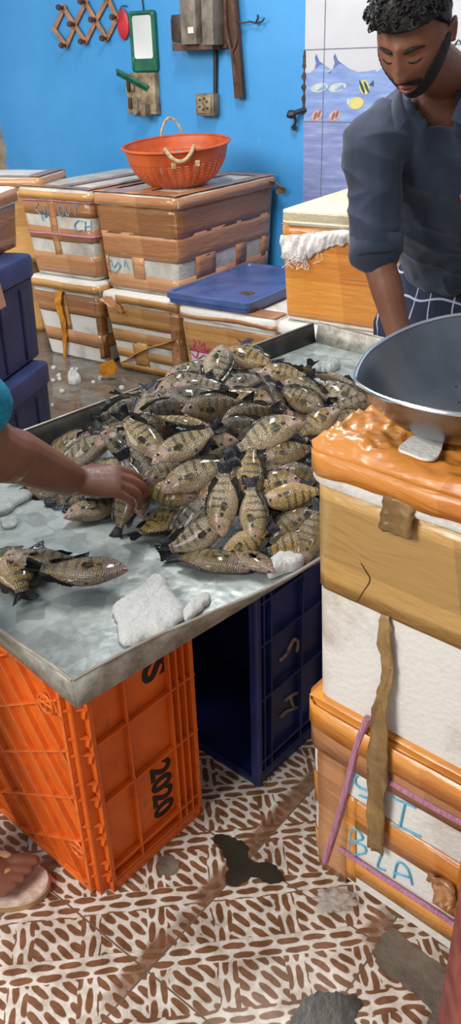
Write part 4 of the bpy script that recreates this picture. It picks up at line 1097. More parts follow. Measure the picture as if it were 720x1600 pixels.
# ------------------------------------------------------------------ ice
def ice_slab(label, pts, z, h, mat='ice', name='ice_chunk', cat='ice', group=None, sd=0, plane=None):
    """irregular lump whose outline on the surface z is given"""
    P = spline([at_z(x, y, z) for x, y in pts], 9, True); c = sum(P, V()) / len(P)
    P = [p + (p - c) * (.07 * noise.noise(V((p.x * 30, p.y * 30, sd))) + .03 * noise.noise(V((p.x * 110, p.y * 110, sd)))) for p in P]
    b = bmesh.new(); rings = []
    for s_, q in ((.99, 0), (1.0, .18), (.975, .42), (.93, .6), (.86, .74), (.76, .86), (.62, .94), (.46, 1), (.3, 1.02), (.12, 1)):
        ring = []
        for p in P:
            w = c + (p - c) * s_
            nn = noise.noise(V((w.x * 24, w.y * 24, sd))) * .45 + noise.noise(V((w.x * 90, w.y * 90, sd))) * .18 + noise.noise(V((w.x * 200, w.y * 200, sd))) * .12
            jit = V((noise.noise(V((w.x * 60, w.y * 60, 3))), noise.noise(V((w.x * 60, w.y * 60, 8))), 0)) * .003
            ring.append(V((w.x, w.y, z + h * q * (1 + nn * .8))) + jit)
        rings.append(ring)
    loft(b, rings)
    o = obj(name, b, M[mat], None, ang=70); lathe_anchor(o, V((c.x, c.y, z)))
    for p_ in o.data.polygons: p_.use_smooth = True
    return tag(o, label, cat, group)
ice_slab('large crushed white ice slab at the near edge of the tray', [(178, 948), (182, 976), (187, 1003), (200, 1008), (235, 1001), (260, 990), (283, 971), (288, 955), (280, 940), (264, 922), (260, 906), (246, 900), (234, 905), (219, 921), (199, 936)], TZ + .003, .018, sd=1)
ice_slab('small rounded ice lump right of the large ice slab', [(284, 960), (300, 945), (312, 930), (326, 929), (330, 938), (318, 950), (305, 962), (290, 972)], TZ + .003, .012, sd=2)
ice_slab('flat white ice piece under the fish at the right front of the pile', [(416, 898), (418, 882), (438, 874), (462, 874), (478, 876), (470, 888), (448, 896), (425, 904)], TZ + .003, .024, sd=3)
ice_slab('wide wet ice sheet on the tray at the left, below the forearm', [(-40, 735), (10, 738), (40, 752), (58, 772), (30, 788), (16, 800), (-10, 806), (-50, 800)], TZ + .003, .014, 'ice_clear', sd=4)
ice_slab('thin clear ice flake on the tray left of the four fish heads', [(2, 812), (18, 806), (28, 814), (22, 824), (6, 825)], TZ + .003, .006, 'ice_clear', sd=5)
ice_slab('left ice lump at the back of the tray, near the dark lip', [(472, 577), (482, 570), (494, 571), (502, 578), (496, 585), (480, 586)], TZ + .003, .022, 'ice_clear', sd=6)
ice_slab('right ice lump at the back of the tray, near the steel pan', [(506, 576), (512, 567), (524, 564), (532, 570), (528, 578), (514, 582)], TZ + .003, .024, 'ice_clear', sd=7)
ice_slab('white ice lump lying on the wet floor in front of the back boxes', [(106, 596), (109, 586), (116, 583), (124, 590), (127, 597), (118, 601), (109, 600)], .001, .042, sd=8)
rng = random.Random(11)
for i, (x, y) in enumerate([(70, 577), (84, 575), (72, 594), (83, 595), (93, 593), (92, 587), (146, 598), (157, 592), (70, 622), (73, 630), (82, 634), (68, 570), (120, 578), (190, 607), (97, 612)]):
    w = rng.uniform(2.5, 5)
    ice_slab('tiny ice chip scattered on the wet back floor', [(x - w, y), (x - w * .4, y - w * .5), (x + w * .6, y - w * .4), (x + w, y + w * .1), (x + w * .2, y + w * .5), (x - w * .6, y + w * .4)], .001, .012, name='ice_chip', group='ice chips on the wet floor', sd=20 + i)
# crumpled plastic scrap on the tiles
b = bmesh.new(); c = at_z(522, 1412, .0)
bmesh.ops.create_icosphere(b, subdivisions=4, radius=1)
for v in b.verts:
    p = v.co.copy(); nn = abs(noise.noise(p * 1.8)) * .8 + noise.noise(p * 3.5) * .2
    v.co = V((p.x * .040 * (.7 + nn), p.y * .026 * (.7 + nn), max(0, .010 + p.z * .016 * (.5 + nn)))) + V((c.x, c.y, .001))
o = obj('plastic_scrap', b, M['plastic'], None, ang=75); lathe_anchor(o, c); tag(o, 'crumpled clear plastic scrap on the tiles by the taped box', 'litter')

# ------------------------------------------------------------------ fish
PROF = [(0, .018, .020, .014), (.02, .046, .042, .028), (.06, .088, .072, .046), (.11, .130, .102, .062), (.17, .168, .130, .078), (.25, .198, .160, .090),
        (.36, .216, .194, .092), (.47, .210, .200, .084), (.58, .172, .170, .066), (.68, .118, .122, .044), (.75, .078, .082, .028), (.80, .062, .066, .018), (.835, .066, .070, .012)]
def fish_parts(bend=0.0, droop=0.0):
    """meshes of one fish, unit length, centred; x mouth(-.5) to tail(.5), z back, y flank"""
    def bendf(p):
        x = p.x
        return V((x, p.y + bend * (x + .05) ** 2 * (1 if x > -.05 else .5), p.z + droop * (x * x)))
    out = {}
    b = bmesh.new(); rings = []; n = 20
    xs = [0, .01, .03, .06, .1, .15, .2, .26, .33, .41, .49, .56, .62, .68, .73, .78, .82, .835]
    for x in xs:
        t_, bo, th = lerp_tab(PROF, x); ring = []
        for k in range(n):
            a = 2 * pi * k / n; cz, sy = sin(a), cos(a)
            zz = (t_ if cz > 0 else bo) * math.copysign(abs(cz) ** .95, cz)
            yy = th * math.copysign(abs(sy) ** 1.05, sy)
            ring.append(bendf(V((x - .5, yy, zz - .02 * max(0, (.12 - x)) / .12))))
        rings.append(ring)
    loft(b, rings); out['body'] = b
    def fin(poly_base, poly_tip, thick=.004, mid=3):
        b = bmesh.new(); rows = []
        for k in range(mid + 1):
            f = k / mid
            rows.append([a + (c - a) * f for a, c in zip(poly_base, poly_tip)])
        for sg in (1,):
            L = [[b.verts.new(bendf(p)) for p in r_] for r_ in rows]
            for a, c in zip(L, L[1:]):
                for i in range(len(a) - 1): b.faces.new((a[i], a[i + 1], c[i + 1], c[i]))
        r_ = bmesh.ops.solidify(b, geom=b.faces[:], thickness=thick)
        return b
    # spiny back fin: saw-toothed edge, longer soft rear lobe
    base, tip = [], []
    for k in range(25):
        x = .24 + .50 * k / 24; t_ = lerp_tab(PROF, x)[0]
        h = (.018 + .014 * (k % 2)) if k < 15 else .026 + .03 * sin((k - 15) / 9 * pi * .8)
        base.append(V((x - .5, 0, t_ - .012))); tip.append(V((x - .5 + .03 + (.03 if k > 14 else 0) * (k - 14) / 10, .004 * sin(k), t_ + h)))
    out['dorsal_fin'] = fin(base, tip)
    base, tip = [], []
    for k in range(16):
        x = .46 + .28 * k / 15; bo = lerp_tab(PROF, x)[1]
        h = (.028 + .012 * (k % 2)) if k < 9 else .04 + .028 * sin((k - 9) / 6 * pi * .8)
        base.append(V((x - .5, 0, -bo + .012))); tip.append(V((x - .5 + .035 + (.03 if k > 8 else 0), .003 * sin(k), -bo - h)))
    out['anal_fin'] = fin(base, tip)
    base, tip = [], []
    for k in range(15):
        f = k / 14 * 2 - 1
        base.append(V((.315, 0, .060 * f))); tip.append(V((.485 + .025 * abs(f) - .012 * (k % 2) + .0, .02 * sin(f * 5), .135 * f)))
    out['tail_fin'] = fin(base, tip, .005, 4)
    for s_, nm in ((1, 'a'), (-1, 'b')):
        base = [V((-.225, s_ * .084, .022 - .05 * k / 6)) for k in range(7)]
        tip = [V((-.09 + .02 * sin(k / 6 * pi), s_ * (.106 + .004 * (k % 2)), .005 - .075 * k / 6 + .01)) for k in range(7)]
        out['pectoral_fin' + nm] = fin(base, tip, .003)
    base = [V((-.25 + .07 * k / 5, 0, -.135)) for k in range(6)]; tip = [V((-.13 + .05 * k / 5, .01, -.205 + .012 * k)) for k in range(6)]
    out['pelvic_fin'] = fin(base, tip, .005)
    for s_, nm in ((1, 'a'), (-1, 'b')):
        b = bmesh.new(); c = bendf(V((-.385, s_ * .052, .034)))
        sphere(b, c, (.040, .0165, .040), 16)
        out['eye' + nm] = b
        b = bmesh.new(); sphere(b, c + V((0, s_ * .0055, 0)), (.026, .0150, .026), 14); out['pupil' + nm] = b
    b = bmesh.new()
    tube(b, spline([bendf(V(p)) for p in ((-.462, .027, -.034), (-.492, .018, -.022), (-.504, 0, -.014), (-.492, -.018, -.022), (-.462, -.027, -.034))], 4), [.004] + [.009] * 15 + [.004], 8)
    out['mouth'] = b
    return out
M['fish_lip'] = simple('pinkish_fish_lip', rgb(196, 160, 152), rgb(164, 120, 114), 12, .3, coat=.4)
def fish_proto(bend, droop):
    res = []
    for k, b in fish_parts(bend, droop).items():
        nm = k[:-1] if k[-1] in 'ab' and k[:-1] in ('eye', 'pectoral_fin', 'pupil') else k
        bmesh.ops.recalc_face_normals(b, faces=b.faces)
        me = bpy.data.meshes.new(nm)
        for f in b.faces: f.smooth = True
        b.to_mesh(me); b.free()
        for q in {'body': ['fish'], 'eye': ['eye_ring'], 'pupil': ['pupil'], 'mouth': ['fish_lip'], 'dorsal_fin': ['fin_olive'], 'pectoral_fin': ['fin_pale'], 'pelvic_fin': ['fin_pale']}.get(nm, ['fin']): me.materials.append(M[q])
        res.append((nm, me))
    return res
PROTOS = [fish_proto(*q) for q in ((0, 0), (.28, .08), (-.30, -.06), (.45, .0), (-.12, .16))]
def put_fish(P, xdir, flank, L, label, group, proto):
    X = xdir.normalized(); Y = (flank - X * flank.dot(X)).normalized(); Z = X.cross(Y)
    Mx = frameM(P, X, Y, Z) @ Matrix.Scale(L, 4)
    o = bpy.data.objects.new('pearl_fish' if False else 'fish', None); COL.objects.link(o); o.empty_display_size = .02
    o.matrix_world = Mx
    o['label'] = label; o['category'] = 'fish'
    if group: o['group'] = group
    for nm, me in PROTOS[proto]:
        c = bpy.data.objects.new(nm, me); COL.objects.link(c); c.parent = eye if nm == 'pupil' else o
        if nm == 'eye': eye = c
    return o
MC_U, MC_V, MA, MB_, MH = .86, .45, .50, .52, .185
def mound(x, y):
    d = V((x, y, 0)) - V((TA.x, TA.y, 0)); u, v = d.dot(TU), d.dot(TV)
    r2 = ((u - MC_U) / MA) ** 2 + ((v - MC_V) / MB_) ** 2
    return TZ + .004 + MH * max(0, 1 - r2 ** 1.8)
def mound_n(x, y):
    e = .01
    return V((-(mound(x + e, y) - mound(x - e, y)) / (2 * e), -(mound(x, y + e) - mound(x, y - e)) / (2 * e), 1)).normalized()
def hit(x, y, flat=False):
    d = ray(x, y); t = .6
    if flat:
        return at_z(x, y, TZ + .004)
    best = None
    while t < 4:
        p = CAM + d * t
        if p.z <= mound(p.x, p.y):
            return p
        # remember the closest approach for rays grazing over the crest
        g = p.z - mound(p.x, p.y)
        t += .004
    return at_z(x, y, TZ)
FS = 'fish heaped on the tray'
# mouth x,y, tail x,y, side its back faces in the photo, tilt of the back towards the viewer, layer, shape, label
FISH = [
 # four loose fish on the bare tray
 (192, 894, 46, 893, 'u', 5, 2.2, 1, 'T', 'loose banded fish lying on top of the others on the bare tray, head right'),
 (12, 876, 132, 873, 'u', 0, 1.0, 0, 'T', 'loose dark fish with head left, under the banded loose fish'),
 (2, 838, 48, 956, 'r', 0, 0.0, 0, 'T', 'loose striped fish at the left edge, tail towards the tray lip'),
 (-75, 892, 68, 856, 'u', 0, 0.2, 0, 'T', 'loose fish mostly outside the left edge, only the dark tail inside'),
 # around the hand
 (217, 733, 92, 765, 'u', 0, 1.6, 2, '', 'golden backed fish with orange head beside the grasping hand'),
 (177, 740, 75, 792, 'u', 0, 1.2, 0, '', 'pale fish head showing just above the wrist'),
 (172, 688, 82, 732, 'u', 0, 0.6, 0, '', 'yellow scaled fish behind the golden backed one, near the dark lip'),
 (136, 684, 62, 712, 'u', 0, 0.2, 4, '', 'pale fish lying against the lip at the far left of the heap'),
 (160, 678, 236, 722, 'u', 25, 1.0, 1, '', 'grey fish with dark fin wedged above the golden backed one'),
 (212, 748, 182, 836, 'l', 0, 0.6, 0, '', 'dark striped fish with tail down, held beneath the hand'),
 (106, 806, 205, 782, 'u', 20, 0.4, 0, 'T', 'fish with pink open mouth peeking out under the thumb'),
 (118, 782, 22, 752, 'u', 10, 1.0, 0, '', 'fish hidden under the wrist with a pale eye showing'),
 (222, 800, 190, 706, 'r', 0, 1.2, 0, '', 'grey fish with its head down under the fingertips'),
 # centre
 (249, 717, 188, 648, 'r', 0, 2.4, 1, '', 'plump banded fish with raised spines, tail pointing to the back left'),
 (242, 722, 346, 668, 'u', 0, 2.4, 2, '', 'pale striped fish facing left, nose to nose with the plump one'),
 (258, 764, 366, 716, 'u', 0, 2.4, 0, '', 'dark fish with a bold black gill spot in the middle of the heap'),
 (306, 776, 212, 762, 'd', 0, 1.2, 1, '', 'gold speckled fish lying back down with open mouth'),
 (231, 744, 196, 690, 'r', 0, 1.2, 0, '', 'pink faced fish head squeezed under the plump banded one'),
 (228, 755, 305, 716, 'u', 20, 1.4, 0, '', 'pale fish with pink lips under the pale striped one'),
 (302, 796, 206, 838, 'u', 0, 0.4, 0, 'T', 'brown spotted fish with black tail at the front left of the heap'),
 (335, 778, 258, 852, 'u', 0, 0.4, 0, '', 'yellow striped fish lying behind the pinkish one at the front'),
 (352, 818, 254, 866, 'u', 0, 1.0, 1, '', 'pinkish fish at the front of the heap, dark tail to the left'),
 (382, 884, 264, 862, 'u', 0, 0.2, 2, 'T', 'brown fish lowest at the front of the heap, flat on the tray'),
 (346, 832, 352, 726, 'l', 0, 2.6, 0, '', 'big yellow banded fish hanging head down at the front'),
 (318, 792, 378, 702, 'l', 0, 1.2, 1, '', 'silvery fish head down, just left of the big yellow banded one'),
 (384, 792, 394, 686, 'r', 15, 1.4, 2, '', 'fish with its grey tail up in front of the large prominent one'),
 (470, 752, 366, 768, 'u', 0, 1.0, 0, '', 'brown banded fish with blue grey tail to the left, right of centre'),
 (415, 780, 508, 766, 'd', 0, 1.4, 1, '', 'rosy fish lying back down with its nose pointing left'),
 (396, 843, 392, 752, 'r', 10, 1.8, 0, '', 'olive fish head down with a small pink mouth'),
 (347, 874, 424, 822, 'd', 0, 1.6, 0, '', 'golden faced fish with white ringed eye at the front'),
 (420, 890, 352, 852, 'u', 0, 0.4, 4, 'T', 'dusky fish head beside the white ice piece'),
 (486, 798, 408, 862, 'u', 0, 1.0, 2, '', 'dark brown speckled fish leaning on the white taped box'),
 (500, 842, 410, 864, 'u', 0, 1.4, 0, '', 'fish with blue grey tail laid over the dusky head'),
 (474, 876, 498, 792, 'l', 0, 1.8, 0, '', 'silvery fish half hidden behind the near taped box'),
 # middle right
 (469, 657, 358, 704, 'u', 0, 3.0, 2, '', 'large prominent olive fish with black spot, head to the right'),
 (414, 716, 494, 696, 'u', 0, 1.8, 3, '', 'curled golden fish with bluish tail below the prominent one'),
 (452, 736, 520, 770, 'u', 40, 1.0, 0, '', 'rose mouthed fish facing out from under the curled golden one'),
 (400, 742, 470, 720, 'u', 0, 0.4, 0, '', 'dark fish deep between the curled golden one and the rosy one'),
 (354, 692, 290, 712, 'u', 30, 0.8, 0, '', 'small pale fish head between the pale striped and prominent fish'),
 (360, 656, 425, 640, 'u', 40, 0.8, 0, '', 'upper of two brown snouts in the dark hollow behind the prominent fish'),
 (352, 672, 415, 668, 'u', 40, 0.6, 0, '', 'lower of two brown snouts in the dark hollow behind the prominent fish'),
 # upper left
 (257, 620, 360, 626, 'u', 0, 1.8, 0, '', 'broad silvery fish with a bright wet glint on its flank'),
 (290, 644, 394, 630, 'u', 42, 2.2, 4, '', 'slim silver fish across the heap above the dark hollow'),
 (312, 664, 246, 650, 'd', 42, 1.8, 0, '', 'slim silver fish below the broad silvery one, head right'),
 (280, 638, 216, 652, 'u', 60, 1.8, 0, '', 'round brown fish seen from above beside the upright tail'),
 (240, 690, 226, 596, 'r', 0, 1.6, 4, '', 'fish standing on its head with a fanned dark tail'),
 (248, 612, 334, 586, 'u', 20, 1.2, 1, '', 'dark grey fish along the back left crest of the heap'),
 (262, 588, 334, 566, 'u', 0, 0.6, 0, '', 'small golden fish at the back left skyline of the heap'),
 (346, 540, 330, 606, 'r', 0, 1.8, 1, '', 'olive fish pointing its head up at the top of the heap'),
 (356, 606, 418, 586, 'u', 0, 1.8, 3, '', 'round grey fish just behind the top hollow'),
 (424, 628, 350, 612, 'u', 0, 1.4, 1, '', 'gold scaled fish half under the round grey one'),
 (280, 602, 352, 606, 'u', 0, 1.0, 0, '', 'fish behind the broad silvery one with a dark belly fin'),
 # upper right
 (346, 552, 436, 570, 'u', 15, 1.2, 0, '', 'long dark fish along the back skyline'),
 (404, 590, 378, 524, 'r', 0, 1.2, 4, '', 'fish with its pale tail sticking up at the skyline'),
 (410, 582, 486, 590, 'u', 25, 1.6, 0, '', 'dark fish with a reddish belly near the back ice'),
 (444, 640, 412, 586, 'l', 55, 1.6, 1, '', 'thin dark fish edge-on between the top fish and the right ones'),
 (446, 598, 520, 630, 'u', 35, 1.6, 0, '', 'black backed fish with a pale open mouth, facing left'),
 (570, 636, 484, 594, 'u', 10, 1.8, 2, '', 'fish at the right end of the heap, head towards the steel pan'),
 (500, 640, 434, 606, 'u', 35, 1.0, 0, '', 'dark silver fish under the black backed one'),
 (520, 646, 466, 682, 'u', 0, 1.0, 0, '', 'striped fish with a black tail, left of the peeking head'),
 (522, 662, 590, 652, 'u', 10, 0.6, 0, '', 'fish head peeking out behind the orange taped lid'),
 (586, 628, 506, 640, 'u', 20, 0.2, 0, '', 'dark fish beneath the one at the right end of the heap'),
 # back left against the lip
 (228, 634, 150, 656, 'u', 55, 0.8, 1, '', 'slim fish edge-on against the far lip with a silver belly line'),
 (232, 690, 148, 668, 'u', 30, 0.4, 0, '', 'brown fish with ragged fins tucked under the far lip'),
 (208, 664, 168, 636, 'u', 20, 0.6, 4, '', 'fish with a forked dark tail rising by the far lip'),
]
def fish_from(spec):
    mx, my, tx, ty, side, tilt, lay, pro, fl, label = spec
    flat = fl == 'T'
    cx, cy = (mx + tx) / 2, (my + ty) / 2
    P = hit(cx, cy, flat)
    n = V((0, 0, 1)) if flat else (mound_n(P.x, P.y) * 1.0 + (CAM - P).normalized() * .55).normalized()
    off = (.012 if flat else -.004) + lay * .0125
    P = P + n * off
    # keep it under the same picture point
    P = at_plane(cx, cy, P, n)
    a, c = at_plane(mx, my, P, n), at_plane(tx, ty, P, n)
    d = (c - a)
    L = min(max(d.length * 1.10, .142), .20)
    X = d.normalized()
    want = {'u': _u2, 'd': -_u2, 'l': -_r2, 'r': _r2}[side]
    Y = n.copy(); Z = X.cross(Y)
    if Z.dot(want) < 0: Y = -n; Z = X.cross(Y)
    if tilt:
        tcam = (CAM - P).normalized()
        q = R(tilt)
        Y2 = Y * cos(q) - Z * sin(q) * (1 if Y.dot(tcam) > 0 else -1)
        Y = Y2
    lo = P.z - .09 * L - TZ
    if lo < .002: P = P + V((0, 0, .002 - lo)) if not flat else P
    return put_fish(P, X, Y, L, label, FS if fl != 'T' or my < 850 else 'loose fish on the bare tray', pro)
for sp_ in FISH: fish_from(sp_)
rng = random.Random(21); k = 0; made = []
while k < 58:
    u, v = rng.uniform(.42, 1.28), rng.uniform(.0, .84)
    p = tp(u, v); z = mound(p.x, p.y)
    if z < TZ + .05: continue
    if any((p - q).length < .066 for q in made): continue
    made.append(p)
    n = (mound_n(p.x, p.y) + V((rng.uniform(-.4, .4), rng.uniform(-.4, .4), 0))).normalized()
    a = rng.uniform(0, 6.28); X = V((cos(a), sin(a), 0)); X = (X - n * X.dot(n)).normalized()
    P = V((p.x, p.y, z)) - n * .037
    P.z = max(P.z, TZ + .028)
    # stay inside the tray
    if min(u - .09, v - .07) < 0 or v > .80: X = TU.copy() * (1 if rng.random() > .5 else -1); X = (X - n * X.dot(n)).normalized()
    put_fish(P, X, n if rng.random() > .5 else -n, rng.uniform(.135, .155), 'dark fish showing through the gaps between the upper fish of the heap', 'under layer of the heaped fish', rng.randrange(5)); k += 1

# ------------------------------------------------------------------ orange basket
def basket():
    c = at_z(281, 288, .893); c = c + N_ * .0
    t_ = thing('colander_basket', 'orange plastic colander basket with rope handles on the big brown box', 'basket', (c.x, c.y, .893), 0)
    prof = [(.0, .004), (.10, .0), (.135, .006), (.175, .03), (.205, .06), (.228, .095), (.242, .13), (.250, .165), (.258, .19)]
    tiltm = Matrix.Rotation(R(-2.5), 4, 'Y') @ Matrix.Rotation(R(4), 4, 'X')
    na = 72; pts = spline([V((r_, 0, z)) for r_, z in prof], 6)
    prof2 = [(p.x, p.z) for p in pts]
    b = bmesh.new(); L = []
    for r_, z in prof2: L.append([b.verts.new(tiltm @ V((r_ * cos(2 * pi * k / na), r_ * sin(2 * pi * k / na), z))) for k in range(na)])
    for j in range(len(L) - 1):
        z = prof2[j][1]
        for k in range(na):
            hole = .012 < z < .128 and k % 2 == 0 and j % 2 == 0 and True
            if hole: continue
            b.faces.new((L[j][k], L[j][(k + 1) % na], L[j + 1][(k + 1) % na], L[j + 1][k]))
    b.verts.ensure_lookup_table()
    bmesh.ops.dissolve_degenerate(b, edges=b.edges[:], dist=1e-5)
    o = obj('bowl', b, M['colander'], t_, world=False, sharp=False)
    md = o.modifiers.new('thickness', 'SOLIDIFY'); md.thickness = .004; md.offset = 0
    b = bmesh.new(); ring = [tiltm @ V((.262 * cos(2 * pi * k / na), .262 * sin(2 * pi * k / na), .190)) for k in range(na + 1)]
    tube(b, ring, .009, 10, False, flat=.7); obj('rim', b, M['colander'], t_, world=False)
    # rope handles: one standing up at the back, one flopped down at the front
    b = bmesh.new(); a0 = R(97)
    q = []
    for k in range(13):
        f = k / 12; a = a0 + (f - .5) * .46
        q.append(tiltm @ V((.262 * cos(a), .262 * sin(a) , .17 + .105 * sin(pi * f) ** .6)))
    tube(b, q, .0065, 8); obj('handle', b, M['rope_handle'], t_, world=False)
    b = bmesh.new(); a0 = R(-84); q = []
    for k in range(13):
        f = k / 12; a = a0 + (f - .5) * .52
        q.append(tiltm @ V(((.272 + .006 * sin(pi * f)) * cos(a), (.272 + .012 * sin(pi * f)) * sin(a), .215 - .062 * sin(pi * f) ** .8)))
    tube(b, q, .0095, 8); obj('handle', b, M['rope_handle'], t_, world=False)
    b = bmesh.new()
    for a in (a0 - .13, a0 + .29): box(b, tiltm @ V((.272 * cos(a), .272 * sin(a), .135)), (.022, .008, .026), bev=.002)
    obj('handle_clip', b, M['rope_handle'], t_, world=False)
basket()

# ------------------------------------------------------------------ things on the wall (wall frame: x along, z up, -y out of the wall)
def wthing(name, label, cat, px, py, group=None):
    p = at_wall(px, py); t_ = thing(name, label, cat, tuple(p), YAW, group); return t_, WL @ p
def wbox(b, o0, x0, y0, x1, y1, d0, d1, bev=.002):
    """box on the wall between two picture corners, d0..d1 out from it"""
    a, c = V((*wl(x0, y0),)), V((*wl(x1, y1),))
    return box(b, ((a[0] + c[0]) / 2 - o0.x, -(d0 + d1) / 2, (a[1] + c[1]) / 2 - o0.z), (abs(a[0] - c[0]), d1 - d0, abs(a[1] - c[1])), bev=bev)
# peg rack
t_, o0 = wthing('peg_rack', 'folding brown wooden peg rack spread in diamonds on the blue wall', 'rack', 140, 32)
def wp(x, y, d): a = wl(x, y); return V((a[0] - o0.x, -d, a[1] - o0.z))
top = [(103, 12), (137, 3), (172, -4)]; mid_l = [(88, 45), (120, 38), (153, 31), (186, 27)]; bot = [(107, 71), (137, 65), (170, 60)]
segs = []
for i in range(3):
    segs += [(mid_l[i], top[i], .014), (top[i], mid_l[i + 1], .022), (mid_l[i], bot[i], .022), (bot[i], mid_l[i + 1], .014)]
for a, c, d in segs:
    b = bmesh.new(); p, q = wp(*a, d), wp(*c, d); dv = (q - p); L = dv.length; dv.normalize()
    box(b, (0, 0, 0), (L + .03, .007, .026), frameM((p + q) / 2, dv, V((0, 1, 0)), dv.cross(V((0, 1, 0)))), bev=.001)
    obj('slat', b, M['wood_rack'], t_, world=False)
for x, y in top + mid_l[1:] + bot:
    b = bmesh.new(); p = wp(x, y, .02); tube(b, [p + V((0, .018, 0)), p + V((0, -.03, .0)), p + V((0, -.034, 0)), p + V((0, -.05, 0))], [.009, .009, .016, .014], 10)
    obj('peg', b, M['peg'], t_, world=False)
# red tag behind the rack
t2, o1 = wthing('hanging_disc', 'small red plastic oval hanging between the peg rack and green mirror', 'hanging disc', 195, 38)
b = bmesh.new(); r0_ = V(wl(195, 20)) - V(wl(195, 51))
sphere(b, (0, -.016, 0), (.042, .008, .075), 24); obj('disc', b, M['red_plastic'], t2, world=False)
b = bmesh.new(); tube(b, spline([V((-.02, -.016, .06)), V((.0, -.016, .085)), V((.035, -.012, .085))], 4), .003, 6); obj('hook', b, M['wire'], t2, world=False)
# green mirror
t3, o0 = wthing('wall_mirror', 'green framed wall mirror with shelf bottom above the switchboard', 'mirror', 227, 64)
mc = lambda x, y: V((wl(x, y)[0] - o0.x, 0, wl(x, y)[1] - o0.z))
def rrect(w, h, r, y, cx=0, cz=0, n=5):
    out = []
    for sx_, sz_, a0 in ((1, 1, 0), (-1, 1, pi / 2), (-1, -1, pi), (1, -1, 1.5 * pi)):
        for k in range(n + 1):
            a = a0 + k * pi / 2 / n; out.append(V((cx + sx_ * (w - r) + r * cos(a), y, cz + sz_ * (h - r) + r * sin(a))))
    return out
p0, p1 = mc(204, 18), mc(250, 112); w = (p1.x - p0.x) / 2; h = (p0.z - p1.z) / 2; cx, cz = (p0.x + p1.x) / 2, (p0.z + p1.z) / 2
g0, g1 = mc(209, 25), mc(243, 91); gw, gh = (g1.x - g0.x) / 2, (g0.z - g1.z) / 2; gx, gz = (g0.x + g1.x) / 2, (g0.z + g1.z) / 2
b = bmesh.new()
loft(b, [rrect(w, h, .02, 0, cx, cz), rrect(w, h, .02, -.022, cx, cz), rrect(w - .008, h - .008, .018, -.03, cx, cz), rrect(gw + .008, gh + .008, .018, -.03, gx, gz), rrect(gw, gh, .014, -.022, gx, gz), rrect(gw, gh, .014, -.016, gx, gz)], True, True)
obj('frame', b, M['green_frame'], t3, world=False)
b = bmesh.new(); loft(b, [rrect(gw, gh, .014, -.0165, gx, gz), rrect(gw, gh, .014, -.020, gx, gz)]); obj('mirror_glass', b, M['mirror'], t3, world=False, smooth=False)
b = bmesh.new(); tube(b, [mc(226, 17) + V((0, -.01, 0)), mc(224, 4) + V((0, -.006, 0)), mc(222, -8) + V((0, -.004, 0))], .004, 6); obj('hanging_cord', b, M['wire'], t3, world=False)
# switchboard
t4, o0 = wthing('switchboard', 'grimy beige switchboard with sockets under the green mirror', 'switchboard', 231, 146)
b = bmesh.new(); wbox(b, o0, 203, 114, 252, 178, 0, .045, .003); obj('board', b, M['board'], t4, world=False)
for x0, y0, x1, y1, mt in ((207, 125, 212, 143, 'switch_dark'), (209, 152, 215, 169, 'switch_dark'), (216, 152, 225, 169, 'socket'), (214, 130, 219, 142, 'socket')):
    b = bmesh.new(); wbox(b, o0, x0, y0, x1, y1, .04, .056, .002)
    q = obj('switch' if mt == 'switch_dark' else 'socket', b, M[mt], t4, world=False)
b = bmesh.new(); wbox(b, o0, 232, 162, 243, 181, .04, .09, .003); p = V((wl(231, 173)[0] - o0.x, -.09, wl(231, 173)[1] - o0.z)); tube(b, [p, p + V((0, -.03, 0))], .017, 12); obj('plug_adapter', b, M['socket'], t4, world=False)
# green comb stuck on the board
t5, o0 = wthing('comb', 'green plastic comb stuck slantwise between the mirror and switchboard', 'comb', 218, 124)
b = bmesh.new(); p, q = V((wl(195, 111)[0] - o0.x, -.075, wl(195, 111)[1] - o0.z)), V((wl(241, 138)[0] - o0.x, -.055, wl(241, 138)[1] - o0.z)); dv = (q - p).normalized(); L = (q - p).length
zz = dv.cross(V((0, 1, 0))).normalized(); zz = zz if zz.z > 0 else -zz
Mx = frameM((p + q) / 2, dv, V((0, 1, 0)), zz)
box(b, (0, 0, .008), (L, .012, .016), Mx, bev=.002)
for k in range(26): box(b, (L * (-.46 + .92 * k / 25), 0, -.008), (.003, .008, .02), Mx)
obj('comb', b, M['green_frame'], t5, world=False)
# meter box with rusty casing and a wooden batten
t6, o0 = wthing('meter_box', 'old grey electric meter box on a rusty backplate, cut by the top edge', 'meter box', 328, 40)
b = bmesh.new(); wbox(b, o0, 283, -60, 360, 75, 0, .03); wbox(b, o0, 290, 68, 352, 77, .0, .12); obj('backplate', b, M['rust'], t6, world=False)
b = bmesh.new(); wbox(b, o0, 305, -50, 333, 69, .02, .15, .004); obj('meter_case', b, M['grey_metal'], t6, world=False)
b = bmesh.new(); wbox(b, o0, 335, -50, 356, 70, .02, .13, .004); obj('fuse_case', b, M['grey_metal'], t6, world=False)
b = bmesh.new(); wbox(b, o0, 281, 24, 300, 66, .02, .08, .004); obj('fuse_holder', b, M['switch_dark'], t6, world=False)
for y in (34, 48):
    b = bmesh.new(); wbox(b, o0, 300.5, y, 304.5, y + 7, .07, .09, .001); obj('terminal', b, M['grey_metal'], t6, world=False)
b = bmesh.new(); wbox(b, o0, 282, 30, 284, 63, .05, .09, .001); obj('hinge', b, M['grey_metal'], t6, world=False)
b = bmesh.new(); wbox(b, o0, 320, 43, 329, 52, .15, .1515, 0); obj('paper_label', b, M['cloth_white'], t6, world=False)
t7, o0 = wthing('wooden_batten', 'dark wooden batten hanging below the meter box with loose wires', 'batten', 375, 90)
